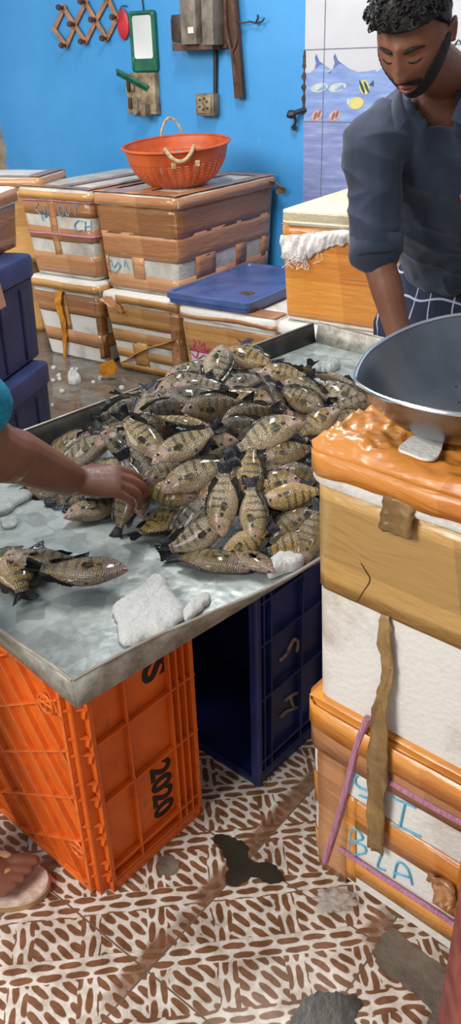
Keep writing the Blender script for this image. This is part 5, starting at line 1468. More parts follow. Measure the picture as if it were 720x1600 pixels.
b = bmesh.new(); a = V((wl(365, -40)[0] - o0.x, -.03, wl(365, -40)[1] - o0.z)); c = V((wl(380, 153)[0] - o0.x, -.03, wl(380, 153)[1] - o0.z)); dv = (c - a).normalized()
box(b, (0, 0, 0), ((c - a).length, .03, .055), frameM((a + c) / 2, dv, V((0, 1, 0)), dv.cross(V((0, 1, 0)))), bev=.003); obj('batten', b, M['wood_dark'], t7, world=False)
def ww(x, y, d=.05): return V((wl(x, y)[0] - o0.x, -d, wl(x, y)[1] - o0.z))
b = bmesh.new(); tube(b, spline([ww(360, -20), ww(364, 20, .07), ww(366, 60, .06), ww(372, 90, .05), ww(376, 130, .045)], 6), .008, 6); tube(b, spline([ww(374, -20), ww(377, 20, .07), ww(379, 60, .06), ww(372, 80, .05)], 6), .006, 6); obj('cable', b, M['rust'], t7, world=False)
b = bmesh.new(); tube(b, spline([ww(378, 32, .05), ww(385, 36, .04), ww(396, 34, .03), ww(404, 36, .03), ww(414, 34, .03), ww(418, 28, .03)], 5), .004, 6); tube(b, spline([ww(404, 36, .03), ww(408, 28, .03), ww(407, 24, .03)], 4), .006, 6); obj('wire', b, M['wire'], t7, world=False)
t8, o0 = wthing('socket_box', 'small square grey socket box on the blue wall below the meter', 'socket', 333, 163)
b = bmesh.new(); wbox(b, o0, 315, 146, 344, 180, 0, .06, .004); obj('case', b, M['socket'], t8, world=False)
b = bmesh.new(); wbox(b, o0, 319, 150, 340, 176, .06, .066, .002); obj('face_plate', b, M['board'], t8, world=False)
b = bmesh.new()
for x, y in ((323, 155), (330, 153), (323, 166), (328, 170), (334, 158), (335, 168)): wbox(b, o0, x - 1.6, y - 1.6, x + 1.6, y + 1.6, .066, .068, .0)
obj('socket_hole', b, M['switch_dark'], t8, world=False)
b = bmesh.new()
q = [V((wl(x, y)[0] - o0.x, -.012, wl(x, y)[1] - o0.z)) for x, y in ((338.5, 76), (338.5, 147))]
tube(b, q, .012, 8); obj('conduit', b, M['wire'], t8, world=False)
t9, o0 = wthing('cable_end', 'short black cable end sticking out of the plaster seam by the tiles', 'cable', 466, 180)
def ww(x, y, d=.03): return V((wl(x, y)[0] - o0.x, -d, wl(x, y)[1] - o0.z))
b = bmesh.new(); tube(b, spline([ww(478, 172, .0), ww(470, 174), ww(463, 178, .05), ww(459, 177, .05)], 5), [.012] * 8 + [.02] * 8, 8); tube(b, spline([ww(464, 180), ww(466, 190), ww(463, 196), ww(461, 199), ww(464, 201), ww(466, 197)], 5), .008, 6)
obj('cable', b, M['wire'], t9, world=False)

# ------------------------------------------------------------------ people
def ellipse(c, ax, ay, rx, ry, n=24, p=1.0):
    out = []
    for k in range(n):
        a = 2 * pi * k / n; ca, sa = cos(a), sin(a)
        out.append(c + ax * (rx * math.copysign(abs(ca) ** p, ca)) + ay * (ry * math.copysign(abs(sa) ** p, sa)))
    return out
def torso_loft(b, st, n=24):
    """stations: (centre, right axis, half width, half depth); forward = axis x spine"""
    rings = []
    for i, (c, rx, w, d) in enumerate(st):
        sp__ = (V(st[min(i + 1, len(st) - 1)][0]) - V(st[max(i - 1, 0)][0])).normalized()
        ax = (V(rx) - sp__ * V(rx).dot(sp__)).normalized(); ay = sp__.cross(ax)
        rings.append(ellipse(V(c), ax, ay, w, d, n, .9))
    loft(b, rings)
def limb(b, pts, rs, n=14, sub=5):
    """tapering limb with rounded ends through the joints"""
    P = spline(pts, sub); m_ = len(P) - 1; rr = []
    for i in range(len(P)):
        f = i / m_ * (len(rs) - 1); k = min(int(f), len(rs) - 2); rr.append(rs[k] + (rs[k + 1] - rs[k]) * (f - k))
    tube(b, P, rr, n); sphere(b, P[0], rr[0], n); sphere(b, P[-1], rr[-1], n)
def head_base(nu=64, nv=44):
    """head in its own frame: x to its left, -y forward, z up, origin mid head; returns positions grid"""
    g = []
    for j in range(nv + 1):
        ph = pi * j / nv; row = []
        for i in range(nu):
            th = 2 * pi * i / nu; row.append(head_pt(th, ph))
        g.append(row)
    return g
def ga(x, c, s_): return math.exp(-((x - c) / s_) ** 2)
def head_pt(th, ph):
    x, y, z = sin(ph) * sin(th), -sin(ph) * cos(th), cos(ph)
    # skull and jaw proportions
    zz = z * .122
    wx = .076 if z > -.1 else .076 - .026 * min(1, (-z - .1) / .9) ** 1.2
    fy = .094 if z > 0 else .094 - .004 * (-z)
    by = .104 if z > -.2 else .104 - .075 * min(1, (-z - .2) / .6)
    X = x * wx; Y = y * (fy if y < 0 else by); Z = zz
    if y < 0:   # flatten the face a little
        Y = -abs(Y) ** .92 * (.094 ** .08) * (1 - .05 * (abs(x)))
        ax = abs(X)
        f = min(1, -y * 1.6)
        # brow, eye sockets with closed lids, nose, lips, chin, cheeks
        Y -= f * .004 * ga(Z, .030, .012) * ga(ax, .026, .026)
        Y += f * .013 * ga(Z, .010, .013) * ga(ax, .031, .017)
        Y -= f * .0085 * ga(Z, .006, .0095) * ga(ax, .031, .0135)
        Y += f * .004 * ga(Z, .012, .02) * ga(ax, .012, .006)
        nb = max(0, min(1, (.028 - Z) / .062))
        if -.05 < Z < .035:
            Y -= f * (.006 + .019 * nb) * ga(ax, 0, .0085 + .005 * nb) * (1 if Z > -.034 else max(0, 1 - (-.034 - Z) / .010))
            Y -= f * .010 * ga(Z, -.031, .008) * ga(ax, .013, .007)
        Y += f * .003 * ga(Z, -.047, .005) * ga(ax, 0, .01)
        Y -= f * .0065 * ga(Z, -.060, .0055) * ga(ax, 0, .019)
        Y += f * .004 * ga(Z, -.0665, .0025) * ga(ax, 0, .022)
        Y -= f * .0075 * ga(Z, -.074, .006) * ga(ax, 0, .017)
        Y += f * .005 * ga(Z, -.086, .005) * ga(ax, 0, .02)
        Y -= f * .008 * ga(Z, -.104, .012) * ga(ax, 0, .02)
        Y -= f * .003 * ga(Z, -.022, .016) * ga(ax, .044, .014)
    return V((X, Y, Z))
def head_surf(X, Z):
    """front surface depth at a place on the face, by search"""
    best = None
    z = max(-.999, min(.999, Z / .122)); ph = math.acos(z)
    lo, hi = -1.5, 1.5
    for _ in range(30):
        m_ = (lo + hi) / 2
        if head_pt(m_, ph).x < X: lo = m_
        else: hi = m_
    return head_pt((lo + hi) / 2, ph)
def ear(b, sx):
    pts = [V((sx * (.072 + .010 * sin(a) * .4 + .008), .012 + .017 * cos(a) + .004, .002 + .030 * sin(a) - .004 * cos(a))) for a in [k * 2 * pi / 20 for k in range(20)]]
    c = V((sx * .074, .012, 0)); rings = [[c + (p - c) * .3 for p in pts], [c + (p - c) * .75 + V((sx * .006, .002, 0)) for p in pts], [p + V((sx * .006, .004, 0)) for p in pts], [p + V((sx * .000, .008, 0)) for p in pts], [c + (p - c) * .5 + V((0, .006, 0)) for p in pts]]
    loft(b, rings)
def head_bm(Mh, b):
    g = head_base(); h = bmesh.new()
    L = [[h.verts.new(p) for p in row] for row in g[1:-1]]
    nu = len(L[0]); t0 = h.verts.new(g[0][0]); t1 = h.verts.new(g[-1][0])
    for a, c in zip(L, L[1:]):
        for i in range(nu): h.faces.new((a[i], a[(i + 1) % nu], c[(i + 1) % nu], c[i]))
    for i in range(nu): h.faces.new((t0, L[0][(i + 1) % nu], L[0][i])); h.faces.new((t1, L[-1][i], L[-1][(i + 1) % nu]))
    ear(h, 1); ear(h, -1)
    bmesh.ops.recalc_face_normals(h, faces=h.faces)
    h.transform(Mh); me = bpy.data.meshes.new('h'); h.to_mesh(me); h.free(); b.from_mesh(me); bpy.data.meshes.remove(me)
def shell(region, off, Mh, nu=96, nv=70, base=-.002):
    """closed shell over the part of the head where region(p) > 0; off(p) is its thickness"""
    b = bmesh.new(); P = [[head_pt(2 * pi * i / nu, max(.02, min(pi - .02, pi * j / nv))) for i in range(nu)] for j in range(nv + 1)]
    nrm = [[None] * nu for _ in range(nv + 1)]
    for j in range(nv + 1):
        for i in range(nu):
            du = P[j][(i + 1) % nu] - P[j][i - 1]; dv = P[min(j + 1, nv)][i] - P[max(j - 1, 0)][i]
            n_ = dv.cross(du)
            n_ = n_.normalized() if n_.length > 1e-9 else P[j][i].normalized()
            if n_.dot(P[j][i]) < 0: n_ = -n_
            nrm[j][i] = n_
    vt, vb = {}, {}
    keep = [(j, i) for j in range(nv) for i in range(nu) if min(region(P[a][c_ % nu]) for a, c_ in ((j, i), (j + 1, i), (j, i + 1), (j + 1, i + 1))) > 0]
    ks = set(keep)
    def top(j, i):
        i %= nu
        if (j, i) not in vt: vt[(j, i)] = b.verts.new(P[j][i] + nrm[j][i] * off(P[j][i]))
        return vt[(j, i)]
    def bot_(j, i):
        i %= nu
        if (j, i) not in vb: vb[(j, i)] = b.verts.new(P[j][i] + nrm[j][i] * base)
        return vb[(j, i)]
    for j, i in keep:
        b.faces.new((top(j, i), top(j, i + 1), top(j + 1, i + 1), top(j + 1, i)))
        b.faces.new((bot_(j, i), bot_(j + 1, i), bot_(j + 1, i + 1), bot_(j, i + 1)))
        for (dj, di, e0, e1) in ((-1, 0, (j, i), (j, i + 1)), (1, 0, (j + 1, i + 1), (j + 1, i)), (0, -1, (j + 1, i), (j, i)), (0, 1, (j, i + 1), (j + 1, i + 1))):
            if (j + dj, (i + di) % nu) not in ks:
                b.faces.new((top(*e1), top(*e0), bot_(*e0), bot_(*e1)))
    b.transform(Mh); return b
def hand_bm(b, wrist, palm_dir, back_n, thumb_side, curl, spread=.10, size=1.0, thumb_out=.75, thumb_curl=.5):
    """palm and five bent fingers; back_n points out of the back of the hand; thumb_side is +1/-1 along back_n x palm_dir"""
    d = V(palm_dir).normalized(); n_ = (V(back_n) - d * V(back_n).dot(d)).normalized(); s_ = n_.cross(d) * thumb_side
    S = size
    rings = []
    for f, w, t_ in ((-.01, .026, .020), (.012, .030, .018), (.035, .037, .0165), (.06, .041, .0155), (.082, .041, .0135), (.094, .037, .010)):
        rings.append(ellipse(wrist + d * f * S, s_, n_, w * S, t_ * S, 18, .8))
    loft(b, rings)
    ln = [(.043, .027, .022), (.048, .031, .023), (.044, .028, .022), (.033, .021, .019)]
    for k in range(4):
        off = (1.5 - k) * .0205 * S; base = wrist + d * (.088 - .004 * abs(k - 1.2)) * S + s_ * off
        a = (1.5 - k) * spread; fd = (d * cos(a) + s_ * sin(a)).normalized()
        c_ = curl[k] if isinstance(curl, (list, tuple)) else curl
        pts = [base - fd * .022 * S, base]; ang = 0
        for L_, q in zip(ln[k], (c_ * .8, c_ * 1.0, c_ * .7)):
            ang += q; pts.append(pts[-1] + (fd * cos(ang) - n_ * sin(ang)) * L_ * S)
        r0_ = (.0098, .0104, .0098, .0086)[k] * S
        limb(b, pts, [r0_ * 1.0, r0_ * 1.12, r0_ * 1.0, r0_ * .93, r0_ * .8], 12, 4)
    p0 = wrist + d * .020 * S + s_ * .024 * S - n_ * .004 * S
    td = (d * cos(thumb_out) + s_ * sin(thumb_out) - n_ * .25).normalized(); td2 = (td * cos(thumb_curl) + d * sin(thumb_curl) - n_ * .2).normalized()
    limb(b, [p0, p0 + td * .034 * S, p0 + td * .034 * S + td2 * .030 * S, p0 + td * .034 * S + td2 * .030 * S + (td2 + d * .25).normalized() * .026 * S], [.017 * S, .0135 * S, .0112 * S, .0088 * S], 12, 4)
def wrinkle(b, amp, sc, stretch=(1, 1, 1), sd=0, mask=None):
    b.normal_update()
    mv = [(v, v.normal.copy(), noise.noise(V((v.co.x * sc * stretch[0] + sd, v.co.y * sc * stretch[1], v.co.z * sc * stretch[2]))) + .5 * noise.noise(V((v.co.x * sc * 2.3 * stretch[0] + sd, v.co.y * sc * 2.3 * stretch[1], v.co.z * sc * 2.3 * stretch[2] + 5)))) for v in b.verts]
    for v, n_, h in mv: v.co += n_ * (h * amp * (mask(v.co) if mask else 1))

# ---- the man bending over the far end of the tray
def pm(x, y, Y): return at_y(x, y, Y)
man = thing('person', 'man in navy shirt and checked lungi bending over the tray end', 'person', tuple(at_y(722, 455, 2.72).xy) + (0,), 0)
pel = pm(724, 452, 2.79); chest = pm(690, 285, 2.44); up_ch = pm(690, 200, 2.33); nb_ = pm(704, 128, 2.28)
RX = V((.97, -.10, -.03)).normalized()                 # towards his left, picture right
hc = pm(647, 58, 2.12)
Fh = V((-.455, -.70, -.55)).normalized()
Uh = (V((-.30, -.46, .84)) - Fh * V((-.30, -.46, .84)).dot(Fh)).normalized(); Xh = Uh.cross(-Fh) * -1
Xh = (-Fh).cross(Uh) * -1
Xh = Uh.cross(Fh)
if Xh.dot(RX) < 0: Xh = -Xh
MH_ = frameM(hc, Xh, -Fh, Uh) @ Matrix.Scale(1.03, 4)
shR, shL = pm(584, 232, 2.26), pm(815, 215, 2.36)
elR, wrR = pm(588, 392, 2.18), pm(632, 556, 2.08)
elL, wrL = pm(880, 400, 2.30), pm(818, 342, 2.12)
feetY = 2.86
b = bmesh.new()
torso_loft(b, [(pel - V((0, 0, .10)), RX, .155, .115), (pel, RX, .16, .115), (pel.lerp(chest, .45), RX, .145, .10), (chest, RX, .165, .115), (up_ch, RX, .185, .105), (up_ch.lerp(nb_, .55), RX, .13, .08), (nb_, RX, .062, .06)])
limb(b, [up_ch.lerp(nb_, .5), nb_, MH_ @ V((0, .03, -.06)), MH_ @ V((0, .012, -.01))], [.075, .060, .056, .055], 18)
limb(b, [up_ch + RX * -.08, shR, shR.lerp(elR, .5), elR, elR.lerp(wrR, .35), wrR], [.06, .056, .048, .041, .042, .028], 16)
limb(b, [up_ch + RX * .08, shL, shL.lerp(elL, .5), elL, elL.lerp(wrL, .35), wrL], [.06, .056, .048, .041, .042, .028], 16)
hand_bm(b, wrR, V((.25, -.35, -.9)), V((-.6, -.7, .2)), 1, .55)
hand_bm(b, wrL, (pm(742, 308, 2.10) - wrL), V((-.1, -.85, -.4)), 1, .5)
for s_ in (-1, 1):
    hip = pel + RX * (.085 * s_) - V((0, 0, .06)); kn = V((hip.x + .03 * s_, 2.66, .44)); an = V((hip.x + .04 * s_, 2.84, .09))
    limb(b, [hip, kn, an], [.085, .062, .056, .040], 16)
    limb(b, [an + V((0, .05, -.05)), an + V((0, -.05, -.045)), an + V((0, -.16, -.07))], [.034, .036, .02], 12)
head_bm(MH_, b)
body = fuse(b, .0042, 2, .45)
obj('body', body, M['skin'], man, sharp=False)
# shirt
b = bmesh.new(); q = .016
torso_loft(b, [(pel + V((0, -.03, .10)), RX, .178, .138), (pel.lerp(chest, .42), RX, .178, .136), (pel.lerp(chest, .6), RX, .176, .132), (chest, RX, .186, .138), (up_ch, RX, .198, .122), (up_ch.lerp(nb_, .5), RX, .160, .10), (up_ch.lerp(nb_, .85), RX, .115, .085), (up_ch.lerp(nb_, 1.1), RX, .085, .075)])
limb(b, [up_ch + RX * -.08, shR, shR.lerp(elR, .5), elR.lerp(shR, .04)], [.082, .078, .070, .066, .062], 18)
limb(b, [up_ch + RX * .08, shL, shL.lerp(elL, .5), elL, elL.lerp(wrL, .55)], [.082, .078, .070, .064, .056, .048], 18)
sh = fuse(b, .006, 4)
wrinkle(sh, .008, 8, (1.5, 1, .8), 3)
sh.normal_update()
for v_, n_ in [(v, v.normal.copy()) for v in sh.verts]:      # pulled folds running off the shoulder and across the chest
    p = v_.co; w_ = V((noise.noise(p * 5), noise.noise(p * 5 + V((4, 4, 4))), 0)) * .06; q_ = p + w_
    r_ = (1 - abs(noise.noise(V((q_.x * 9 + q_.z * 7, q_.y * 3, q_.z * 4 - q_.x * 3))))) ** 4 + .6 * (1 - abs(noise.noise(V((q_.x * 4 - q_.z * 4, q_.y * 4 + 8, q_.z * 15 + q_.x * 6))))) ** 5
    v_.co += n_ * (r_ * .011 - .003)
Mi = frameM(nb_, RX, V((0, -1, 0)), V((0, 0, 1))).inverted()
vtop = pm(655, 168, 2.1)
dead = []
for v in sh.verts:
    px_, py_ = proj(v.co)
    front = v.co.y < up_ch.y - .02
    # open V below the throat
    if front and 628 < px_ < 724 and py_ < 196 and (py_ - 130) < (194 - 130) * min(1, (px_ - 632) / 44) + 6 and px_ < 712 - max(0, (py_ - 150)) * .1: dead.append(v)
    elif (v.co - nb_).length < .075 and v.co.z > nb_.z - .05: dead.append(v)
bmesh.ops.delete(sh, geom=list(set(dead)), context='VERTS')
shirt_o = o = obj('shirt', sh, M['shirt'], man, sharp=False)
md = o.modifiers.new('thickness', 'SOLIDIFY'); md.thickness = .003; md.offset = -1
# rolled cuff
b = bmesh.new(); ax = (elR - shR).normalized()
cc = elR.lerp(shR, -.03)
for rr_, dz in ((.064, 0),):
    x_ = ax.cross(V((0, 1, 0))).normalized(); y_ = ax.cross(x_)
    rings = [ellipse(cc - ax * .045, x_, y_, .062, .062), ellipse(cc - ax * .043, x_, y_, .069, .068), ellipse(cc + ax * .0, x_, y_, .068, .067), ellipse(cc + ax * .006, x_, y_, .064, .063), ellipse(cc + ax * .0, x_, y_, .057, .056), ellipse(cc - ax * .03, x_, y_, .056, .055)]
    loft(b, rings, False, False)
wrinkle(b, .003, 30, (1, 1, 2)); obj('rolled_cuff', b, M['shirt'], man, sharp=False).parent = shirt_o
# collar wings and placket
def band(pts, w_dir, w, nm, mat, th=.003):
    b = bmesh.new(); g = []
    for i, p in enumerate(pts):
        ww_ = w[i] if isinstance(w, list) else w; wd = w_dir[i] if isinstance(w_dir, list) else w_dir
        g.append([b.verts.new(p + wd * (ww_ * k / 3)) for k in range(4)])
    for a, c in zip(g, g[1:]):
        for k in range(3): b.faces.new((a[k], a[k + 1], c[k + 1], c[k]))
    o = obj(nm, b, mat, man, sharp=False); o.parent = shirt_o; md = o.modifiers.new('thickness', 'SOLIDIFY'); md.thickness = th; md.offset = 0
    return o
q = spline([pm(716, 62, 2.36), pm(690, 92, 2.38), pm(655, 108, 2.30), pm(630, 128, 2.20), pm(628, 150, 2.12), pm(637, 186, 2.085)], 5)
band(q, [(V((-.5, -.3, -.75))).normalized() for _ in q], [.03 + .018 * (i / len(q)) for i in range(len(q) - 1)] + [.004], 'collar', M['shirt'])
q = spline([pm(716, 62, 2.36), pm(735, 95, 2.28), pm(732, 130, 2.16), pm(716, 160, 2.11), pm(704, 186, 2.10)], 5)
band(q, [V((.7, -.3, -.5)).normalized() for _ in q], [.032 + .014 * (i / len(q)) for i in range(len(q) - 1)] + [.004], 'collar', M['shirt'])
# hair, beard, brows, lashes, lips
def r_hair(p):
    line = .050 - .055 * max(0, (p.y + .03) / .06) if p.y > -.03 else .050
    if p.y > .03: line = -.045
    if p.y <= -.03: line = .058 + .0 * p.x
    return p.z - line
def o_hair(p):
    h = max(0, p.z - .02)
    base = .003 + min(1, h / .07) * .026
    return base + (noise.noise(p * 90) * .006 + noise.noise(p * 45) * .006) * min(1, h / .05)
b = shell(r_hair, o_hair, MH_)
rng = random.Random(4)
for k in range(230):      # loose curls over the crown and forelock
    th = rng.uniform(-1.5, 1.5) if k < 170 else rng.uniform(0, 6.28); ph = rng.uniform(.05, 1.12)
    p = head_pt(th, ph)
    if r_hair(p) < .004 or p.z < .052: continue
    n_ = V((p.x, p.y * .8, p.z)).normalized(); base = p + n_ * (.018 + rng.uniform(0, .008)); a0 = rng.uniform(0, 6.28); t1 = n_.cross(V((.3, .5, .2))).normalized(); t2 = n_.cross(t1)
    r_ = rng.uniform(.004, .009); pts = []
    for i in range(8):
        a = a0 + i * .8; pts.append(MH_ @ (base + t1 * (r_ * cos(a)) + t2 * (r_ * sin(a)) + n_ * (.0012 * i) + V((0, -.0016 * i, 0))))
    tube(b, pts, [.0032, .0034, .0034, .0034, .003, .0026, .002, .0012], 5)
obj('hair', b, M['hair'], man, sharp=False)
def r_beard(p):
    ax = abs(p.x)
    if p.y > .022: return -1
    lip_ = ((p.x / .025) ** 2 + ((p.z + .0665) / .0118) ** 2) < 1
    if lip_: return -1
    if p.y < -.03 and ax < .036 and -.060 < p.z < -.0415 - .12 * max(0, ax - .012): return 1        # moustache
    if p.y < -.03 and ax < .040 and p.z <= -.055: return 1                     # goatee sides
    jaw = -.060 + 1.55 * max(0, ax - .032)                                      # climbs the cheek to the ears
    if p.z < min(jaw, .03) and p.z > -.125: return 1
    return -1
b = shell(r_beard, lambda p: .0022 + noise.noise(p * 160) * .0012, MH_, 150, 110)
obj('beard', b, M['beard'], man, sharp=False)
for sx in (-1, 1):
    b = bmesh.new(); pts = []
    for k in range(9):
        f = k / 8; X_ = sx * (.012 + .040 * f); Z_ = .0235 + .0065 * sin(pi * min(1, f * .9)) - .003 * f
        pts.append(MH_ @ (head_surf(X_, Z_) + V((0, -.001, 0))))
    tube(b, pts, [.003, .0046, .0050, .0050, .0046, .0040, .0034, .0025, .0014], 6); obj('eyebrow', b, M['hair'], man)
    b = bmesh.new(); pts = []
    for k in range(9):
        f = k / 8; X_ = sx * (.018 + .027 * f); Z_ = .0015 - .0042 * sin(pi * f)
        pts.append(MH_ @ (head_surf(X_, Z_) + V((0, -.0006, 0))))
    tube(b, pts, [.0008, .0014, .0017, .0018, .0018, .0018, .0017, .0014, .0008], 6); obj('eyelashes', b, M['hair'], man)
b = bmesh.new()
for zc, hgt in ((-.0605, .0042), (-.0725, .0052)):
    pts = []
    for k in range(9): X_ = -.021 + .042 * k / 8; pts.append(MH_ @ (head_surf(X_, zc + (.002 if zc > -.066 else -.001) * (1 - abs(X_) / .021) - (.0015 if zc > -.066 else -.003) * abs(X_) / .021) + V((0, .0012, 0))))
    tube(b, pts, [.001, hgt * .65, hgt * .9, hgt, hgt, hgt, hgt * .9, hgt * .65, .001], 8, flat=1)
obj('lips', b, M['lip'], man)
# lungi
def lungi(parent, st, mat, nm='lungi', n=96):
    b = bmesh.new(); uvl = b.loops.layers.uv.new('UVMap'); rows = []
    for i, (c, w, d, fold) in enumerate(st):
        row = []
        for k in range(n):
            a = 2 * pi * k / n
            f_ = 1 + fold * (noise.noise(V((cos(a) * 2.6, sin(a) * 2.6, i * .18))) + .6 * noise.noise(V((cos(a) * 7, sin(a) * 7, i * .14))))
            row.append(b.verts.new(V(c) + RX * (w * cos(a) * f_) + V((0, -1, 0)) * (d * sin(a) * f_)))
        rows.append(row)
    for i in range(len(rows) - 1):
        for k in range(n):
            f = b.faces.new((rows[i][k], rows[i][(k + 1) % n], rows[i + 1][(k + 1) % n], rows[i + 1][k]))
            for l_, (ii, kk) in zip(f.loops, ((i, k), (i, k + 1), (i + 1, k + 1), (i + 1, k))):
                zz_ = st[ii][0][2] if not isinstance(st[ii][0], V) else st[ii][0].z
                l_[uvl].uv = (kk / n + .06 * noise.noise(V((kk / n * 9, zz_ * 4, 2))), zz_ + .03 * noise.noise(V((kk / n * 14, zz_ * 5, 7))))
    o = obj(nm, b, mat, parent, sharp=False); md = o.modifiers.new('thickness', 'SOLIDIFY'); md.thickness = .003; md.offset = 1
    return o
st = []
for k in range(19):
    f = k / 18; z = pel.z + .15 - f * (pel.z + .15 - .14)
    st.append((V((pel.x - .035, pel.y - .02 - .06 * sin(pi * f) + .02 * f, z)), .172 + .085 * min(1, f * 3) + .02 * f, .128 + .04 * min(1, f * 4) + .02 * f, .04 + .10 * f))
lungi(man, st, M['lungi'])

# ---- the person at the left reaching into the heap (only forearm, sleeve and toes are inside the frame)
per = thing('person', 'person at the left in teal checked sleeve reaching into the fish heap, tan flip-flop', 'person', (-.72, 1.12, 0), 0)
RX2 = V((.55, -.83, 0)).normalized()                 # towards this person's right
F2 = V((.83, .55, 0)).normalized()
hipc = V((-.82, 1.10, .86)); ch2 = V((-.78, 1.16, 1.18)); uc2 = V((-.73, 1.20, 1.33)); nb2 = V((-.70, 1.22, 1.45))
h2 = V((-.66, 1.245, 1.545))
shL2 = uc2 - RX2 * .19 + V((0, 0, .0)); shR2 = uc2 + RX2 * .19
def atd(x, y, Y): return at_y(x, y, Y)
elb = at_z(-26, 690, .845); wri = at_z(116, 752, .70)
sl_end = at_z(-36, 632, .92)
b = bmesh.new()
torso_loft(b, [(hipc - V((0, 0, .1)), RX2, .16, .115), (hipc, RX2, .16, .115), (hipc.lerp(ch2, .5), RX2, .145, .10), (ch2, RX2, .165, .115), (uc2, RX2, .18, .10), (nb2, RX2, .06, .06)])
limb(b, [uc2, nb2, h2 - V((0, 0, .04))], [.08, .06, .055], 16)
Fh2 = V((.70, .46, -.5)).normalized(); Uh2 = (V((0, 0, 1)) - Fh2 * Fh2.z).normalized(); M2 = frameM(h2 + F2 * .03 + V((0, 0, .03)), Uh2.cross(-Fh2) * -1 if False else (-Fh2).cross(Uh2) * -1, -Fh2, Uh2)
X2 = (-Fh2).cross(Uh2); M2 = frameM(h2 + F2 * .03 + V((0, 0, .03)), X2, -Fh2, Uh2)
head_bm(M2, b)
limb(b, [uc2 - RX2 * .1, shL2, shL2.lerp(elb, .5), elb, elb.lerp(wri, .35), wri.lerp(elb, .12), wri], [.06, .055, .052, .055, .051, .037, .030], 18)
hd = (at_z(190, 752, .69) - wri).normalized()
hand_bm(b, wri, hd, V((-.18, -.42, .88)), 1, [.62, .60, .66, .7], .06, 1.0, .50, .65)
elR2 = shR2 + V((.02, -.06, -.29)); wrR2 = elR2 + V((.14, .02, -.22))
limb(b, [uc2 + RX2 * .1, shR2, elR2, wrR2], [.06, .055, .043, .028], 16); hand_bm(b, wrR2, V((.2, .1, -.9)), V((.3, -.9, 0)), -1, .3)
toe = at_z(52, 1352, .03)
def foot(b, heel, dirv, big_side, S=1.0):
    d = V(dirv).normalized(); s_ = V((-d.y, d.x, 0)) * big_side
    rings = []
    for f, w, hgt, zc in ((.0, .020, .022, .034), (.02, .030, .034, .040), (.06, .034, .042, .048), (.11, .036, .036, .044), (.15, .042, .026, .036), (.185, .045, .019, .031), (.205, .040, .013, .028)):
        rings.append(ellipse(heel + d * f * S + V((0, 0, zc)) + s_ * (.004 if f > .1 else 0), s_, V((0, 0, 1)), w * S, hgt * S * .8, 18, .85))
    loft(b, rings)
    for k, (o_, L_, r_) in enumerate(((.028, .062, .0145), (.008, .060, .0112), (-.009, .054, .0105), (-.0245, .046, .010), (-.038, .036, .0095))):
        base = heel + d * (.178 - .006 * k) * S + s_ * o_ + V((0, 0, .030))
        limb(b, [base, base + d * L_ * .55 + V((0, 0, .002)), base + d * L_ + V((0, 0, -.004))], [r_ * .95, r_, r_ * .95, r_ * .85], 12, 4)
fd2 = V((.985, .10, 0)).normalized()
heelR = toe - fd2 * .237 + V((.004, 0, -.03)) + V((0, -.030, .019))
foot(b, heelR, fd2, 1)
heelL = heelR + V((-.20, .20, 0)); foot(b, heelL, fd2, -1)
for hp, hl in ((hipc + RX2 * .085, heelR), (hipc - RX2 * .085, heelL)):
    an = hl + fd2 * .055 + V((0, 0, .09)); kn = hp.lerp(an, .5) + F2 * .03
    limb(b, [hp - V((0, 0, .05)), kn, an], [.085, .062, .056, .036], 16)
body = fuse(b, .0036, 2, .4)
obj('body', body, M['skin'], per, sharp=False)
b = bmesh.new()
torso_loft(b, [(hipc - V((0, 0, .1)), RX2, .185, .14), (hipc, RX2, .182, .138), (hipc.lerp(ch2, .5), RX2, .172, .128), (ch2, RX2, .186, .138), (uc2, RX2, .20, .12), (uc2.lerp(nb2, .8), RX2, .085, .08)])
limb(b, [uc2 - RX2 * .1, shL2, shL2.lerp(sl_end, .6), sl_end], [.08, .072, .066, .060], 18)
limb(b, [uc2 + RX2 * .1, shR2, shR2.lerp(elR2, .8)], [.08, .076, .07], 18)
sh = fuse(b, .008, 4); wrinkle(sh, .004, 12)
bmesh.ops.delete(sh, geom=[v for v in sh.verts if (v.co - nb2).length < .085], context='VERTS')
obj('shirt', sh, M['teal'], per, sharp=False)
b = bmesh.new()
for hp, hl in ((hipc + RX2 * .085, heelR), (hipc - RX2 * .085, heelL)):
    an = hl + fd2 * .05 + V((0, 0, .16)); kn = hp.lerp(an, .5) + F2 * .03
    limb(b, [hp + V((0, 0, .02)), kn, an], [.115, .085, .075, .066], 18)
torso_loft(b, [(hipc - V((0, 0, .14)), RX2, .17, .12), (hipc + V((0, 0, .03)), RX2, .172, .128)])
obj('trousers', fuse(b, .009, 4), M['trouser'], per, sharp=False)
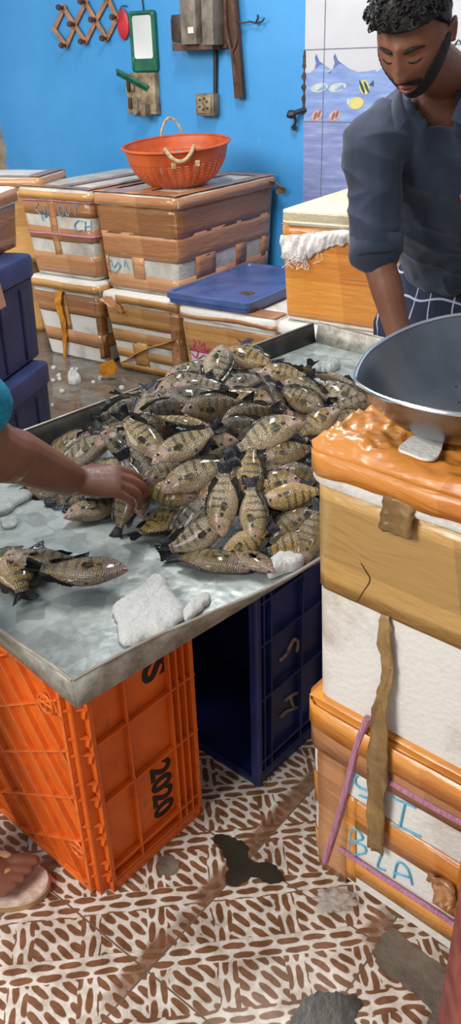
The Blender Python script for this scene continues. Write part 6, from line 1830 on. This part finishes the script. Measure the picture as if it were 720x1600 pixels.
b = bmesh.new(); sphere(b, (0, 0, 0), 1, 8)
b.free(); obj('hair', shell(r_hair, lambda p: .008, M2), M['hair'], per, sharp=False)
# flip-flops
def flipflop(heel, d, bs, label):
    d = V(d).normalized(); s_ = V((-d.y, d.x, 0)) * bs; base = V((heel.x, heel.y, 0))
    t_ = thing('flip_flop', label, 'sandal', tuple(base), 0)
    ol = [(-.022, .0), (-.014, .026), (.02, .036), (.08, .034), (.14, .042), (.19, .050), (.235, .046), (.262, .026), (.270, .0), (.262, -.024), (.235, -.044), (.19, -.048), (.14, -.040), (.08, -.034), (.02, -.036), (-.014, -.026)]
    P = spline([base + d * a + s_ * (c - .0) for a, c in ol], 4, True)
    b = bmesh.new(); loft(b, [[p + V((0, 0, .001)) for p in P], [p + V((0, 0, .015)) for p in P]]); obj('sole', b, M['sole_side'], t_, ang=50)
    b = bmesh.new(); c = base + d * .12; loft(b, [[c + (p - c) * .99 + V((0, 0, .0152)) for p in P], [c + (p - c) * .975 + V((0, 0, .0195)) for p in P]]); obj('insole', b, M['sole'], t_, ang=50)
    tip = base + d * .205 + s_ * .018 + V((0, 0, .052))
    for e in (1, -1):
        b = bmesh.new()
        if e == 1: q = [tip, base + d * .185 + s_ * .036 + V((0, 0, .062)), base + d * .14 + s_ * .046 + V((0, 0, .055)), base + d * .09 + s_ * .040 + V((0, 0, .016))]
        else: q = [tip, base + d * .185 - s_ * .004 + V((0, 0, .060)), base + d * .15 - s_ * .030 + V((0, 0, .056)), base + d * .11 - s_ * .046 + V((0, 0, .038)), base + d * .09 - s_ * .042 + V((0, 0, .016))]
        tube(b, spline(q, 5), .0085, 8, flat=.5); obj('strap', b, M['strap'], t_)
    b = bmesh.new(); tube(b, [tip, tip - V((0, 0, .034))], .004, 8); obj('toe_post', b, M['strap'], t_)
flipflop(heelR, fd2, 1, 'tan flip-flop with speckled sole on the patterned tiles by the orange crate')
flipflop(heelL, fd2, -1, 'tan flip-flop on the other foot, hidden outside the left edge')
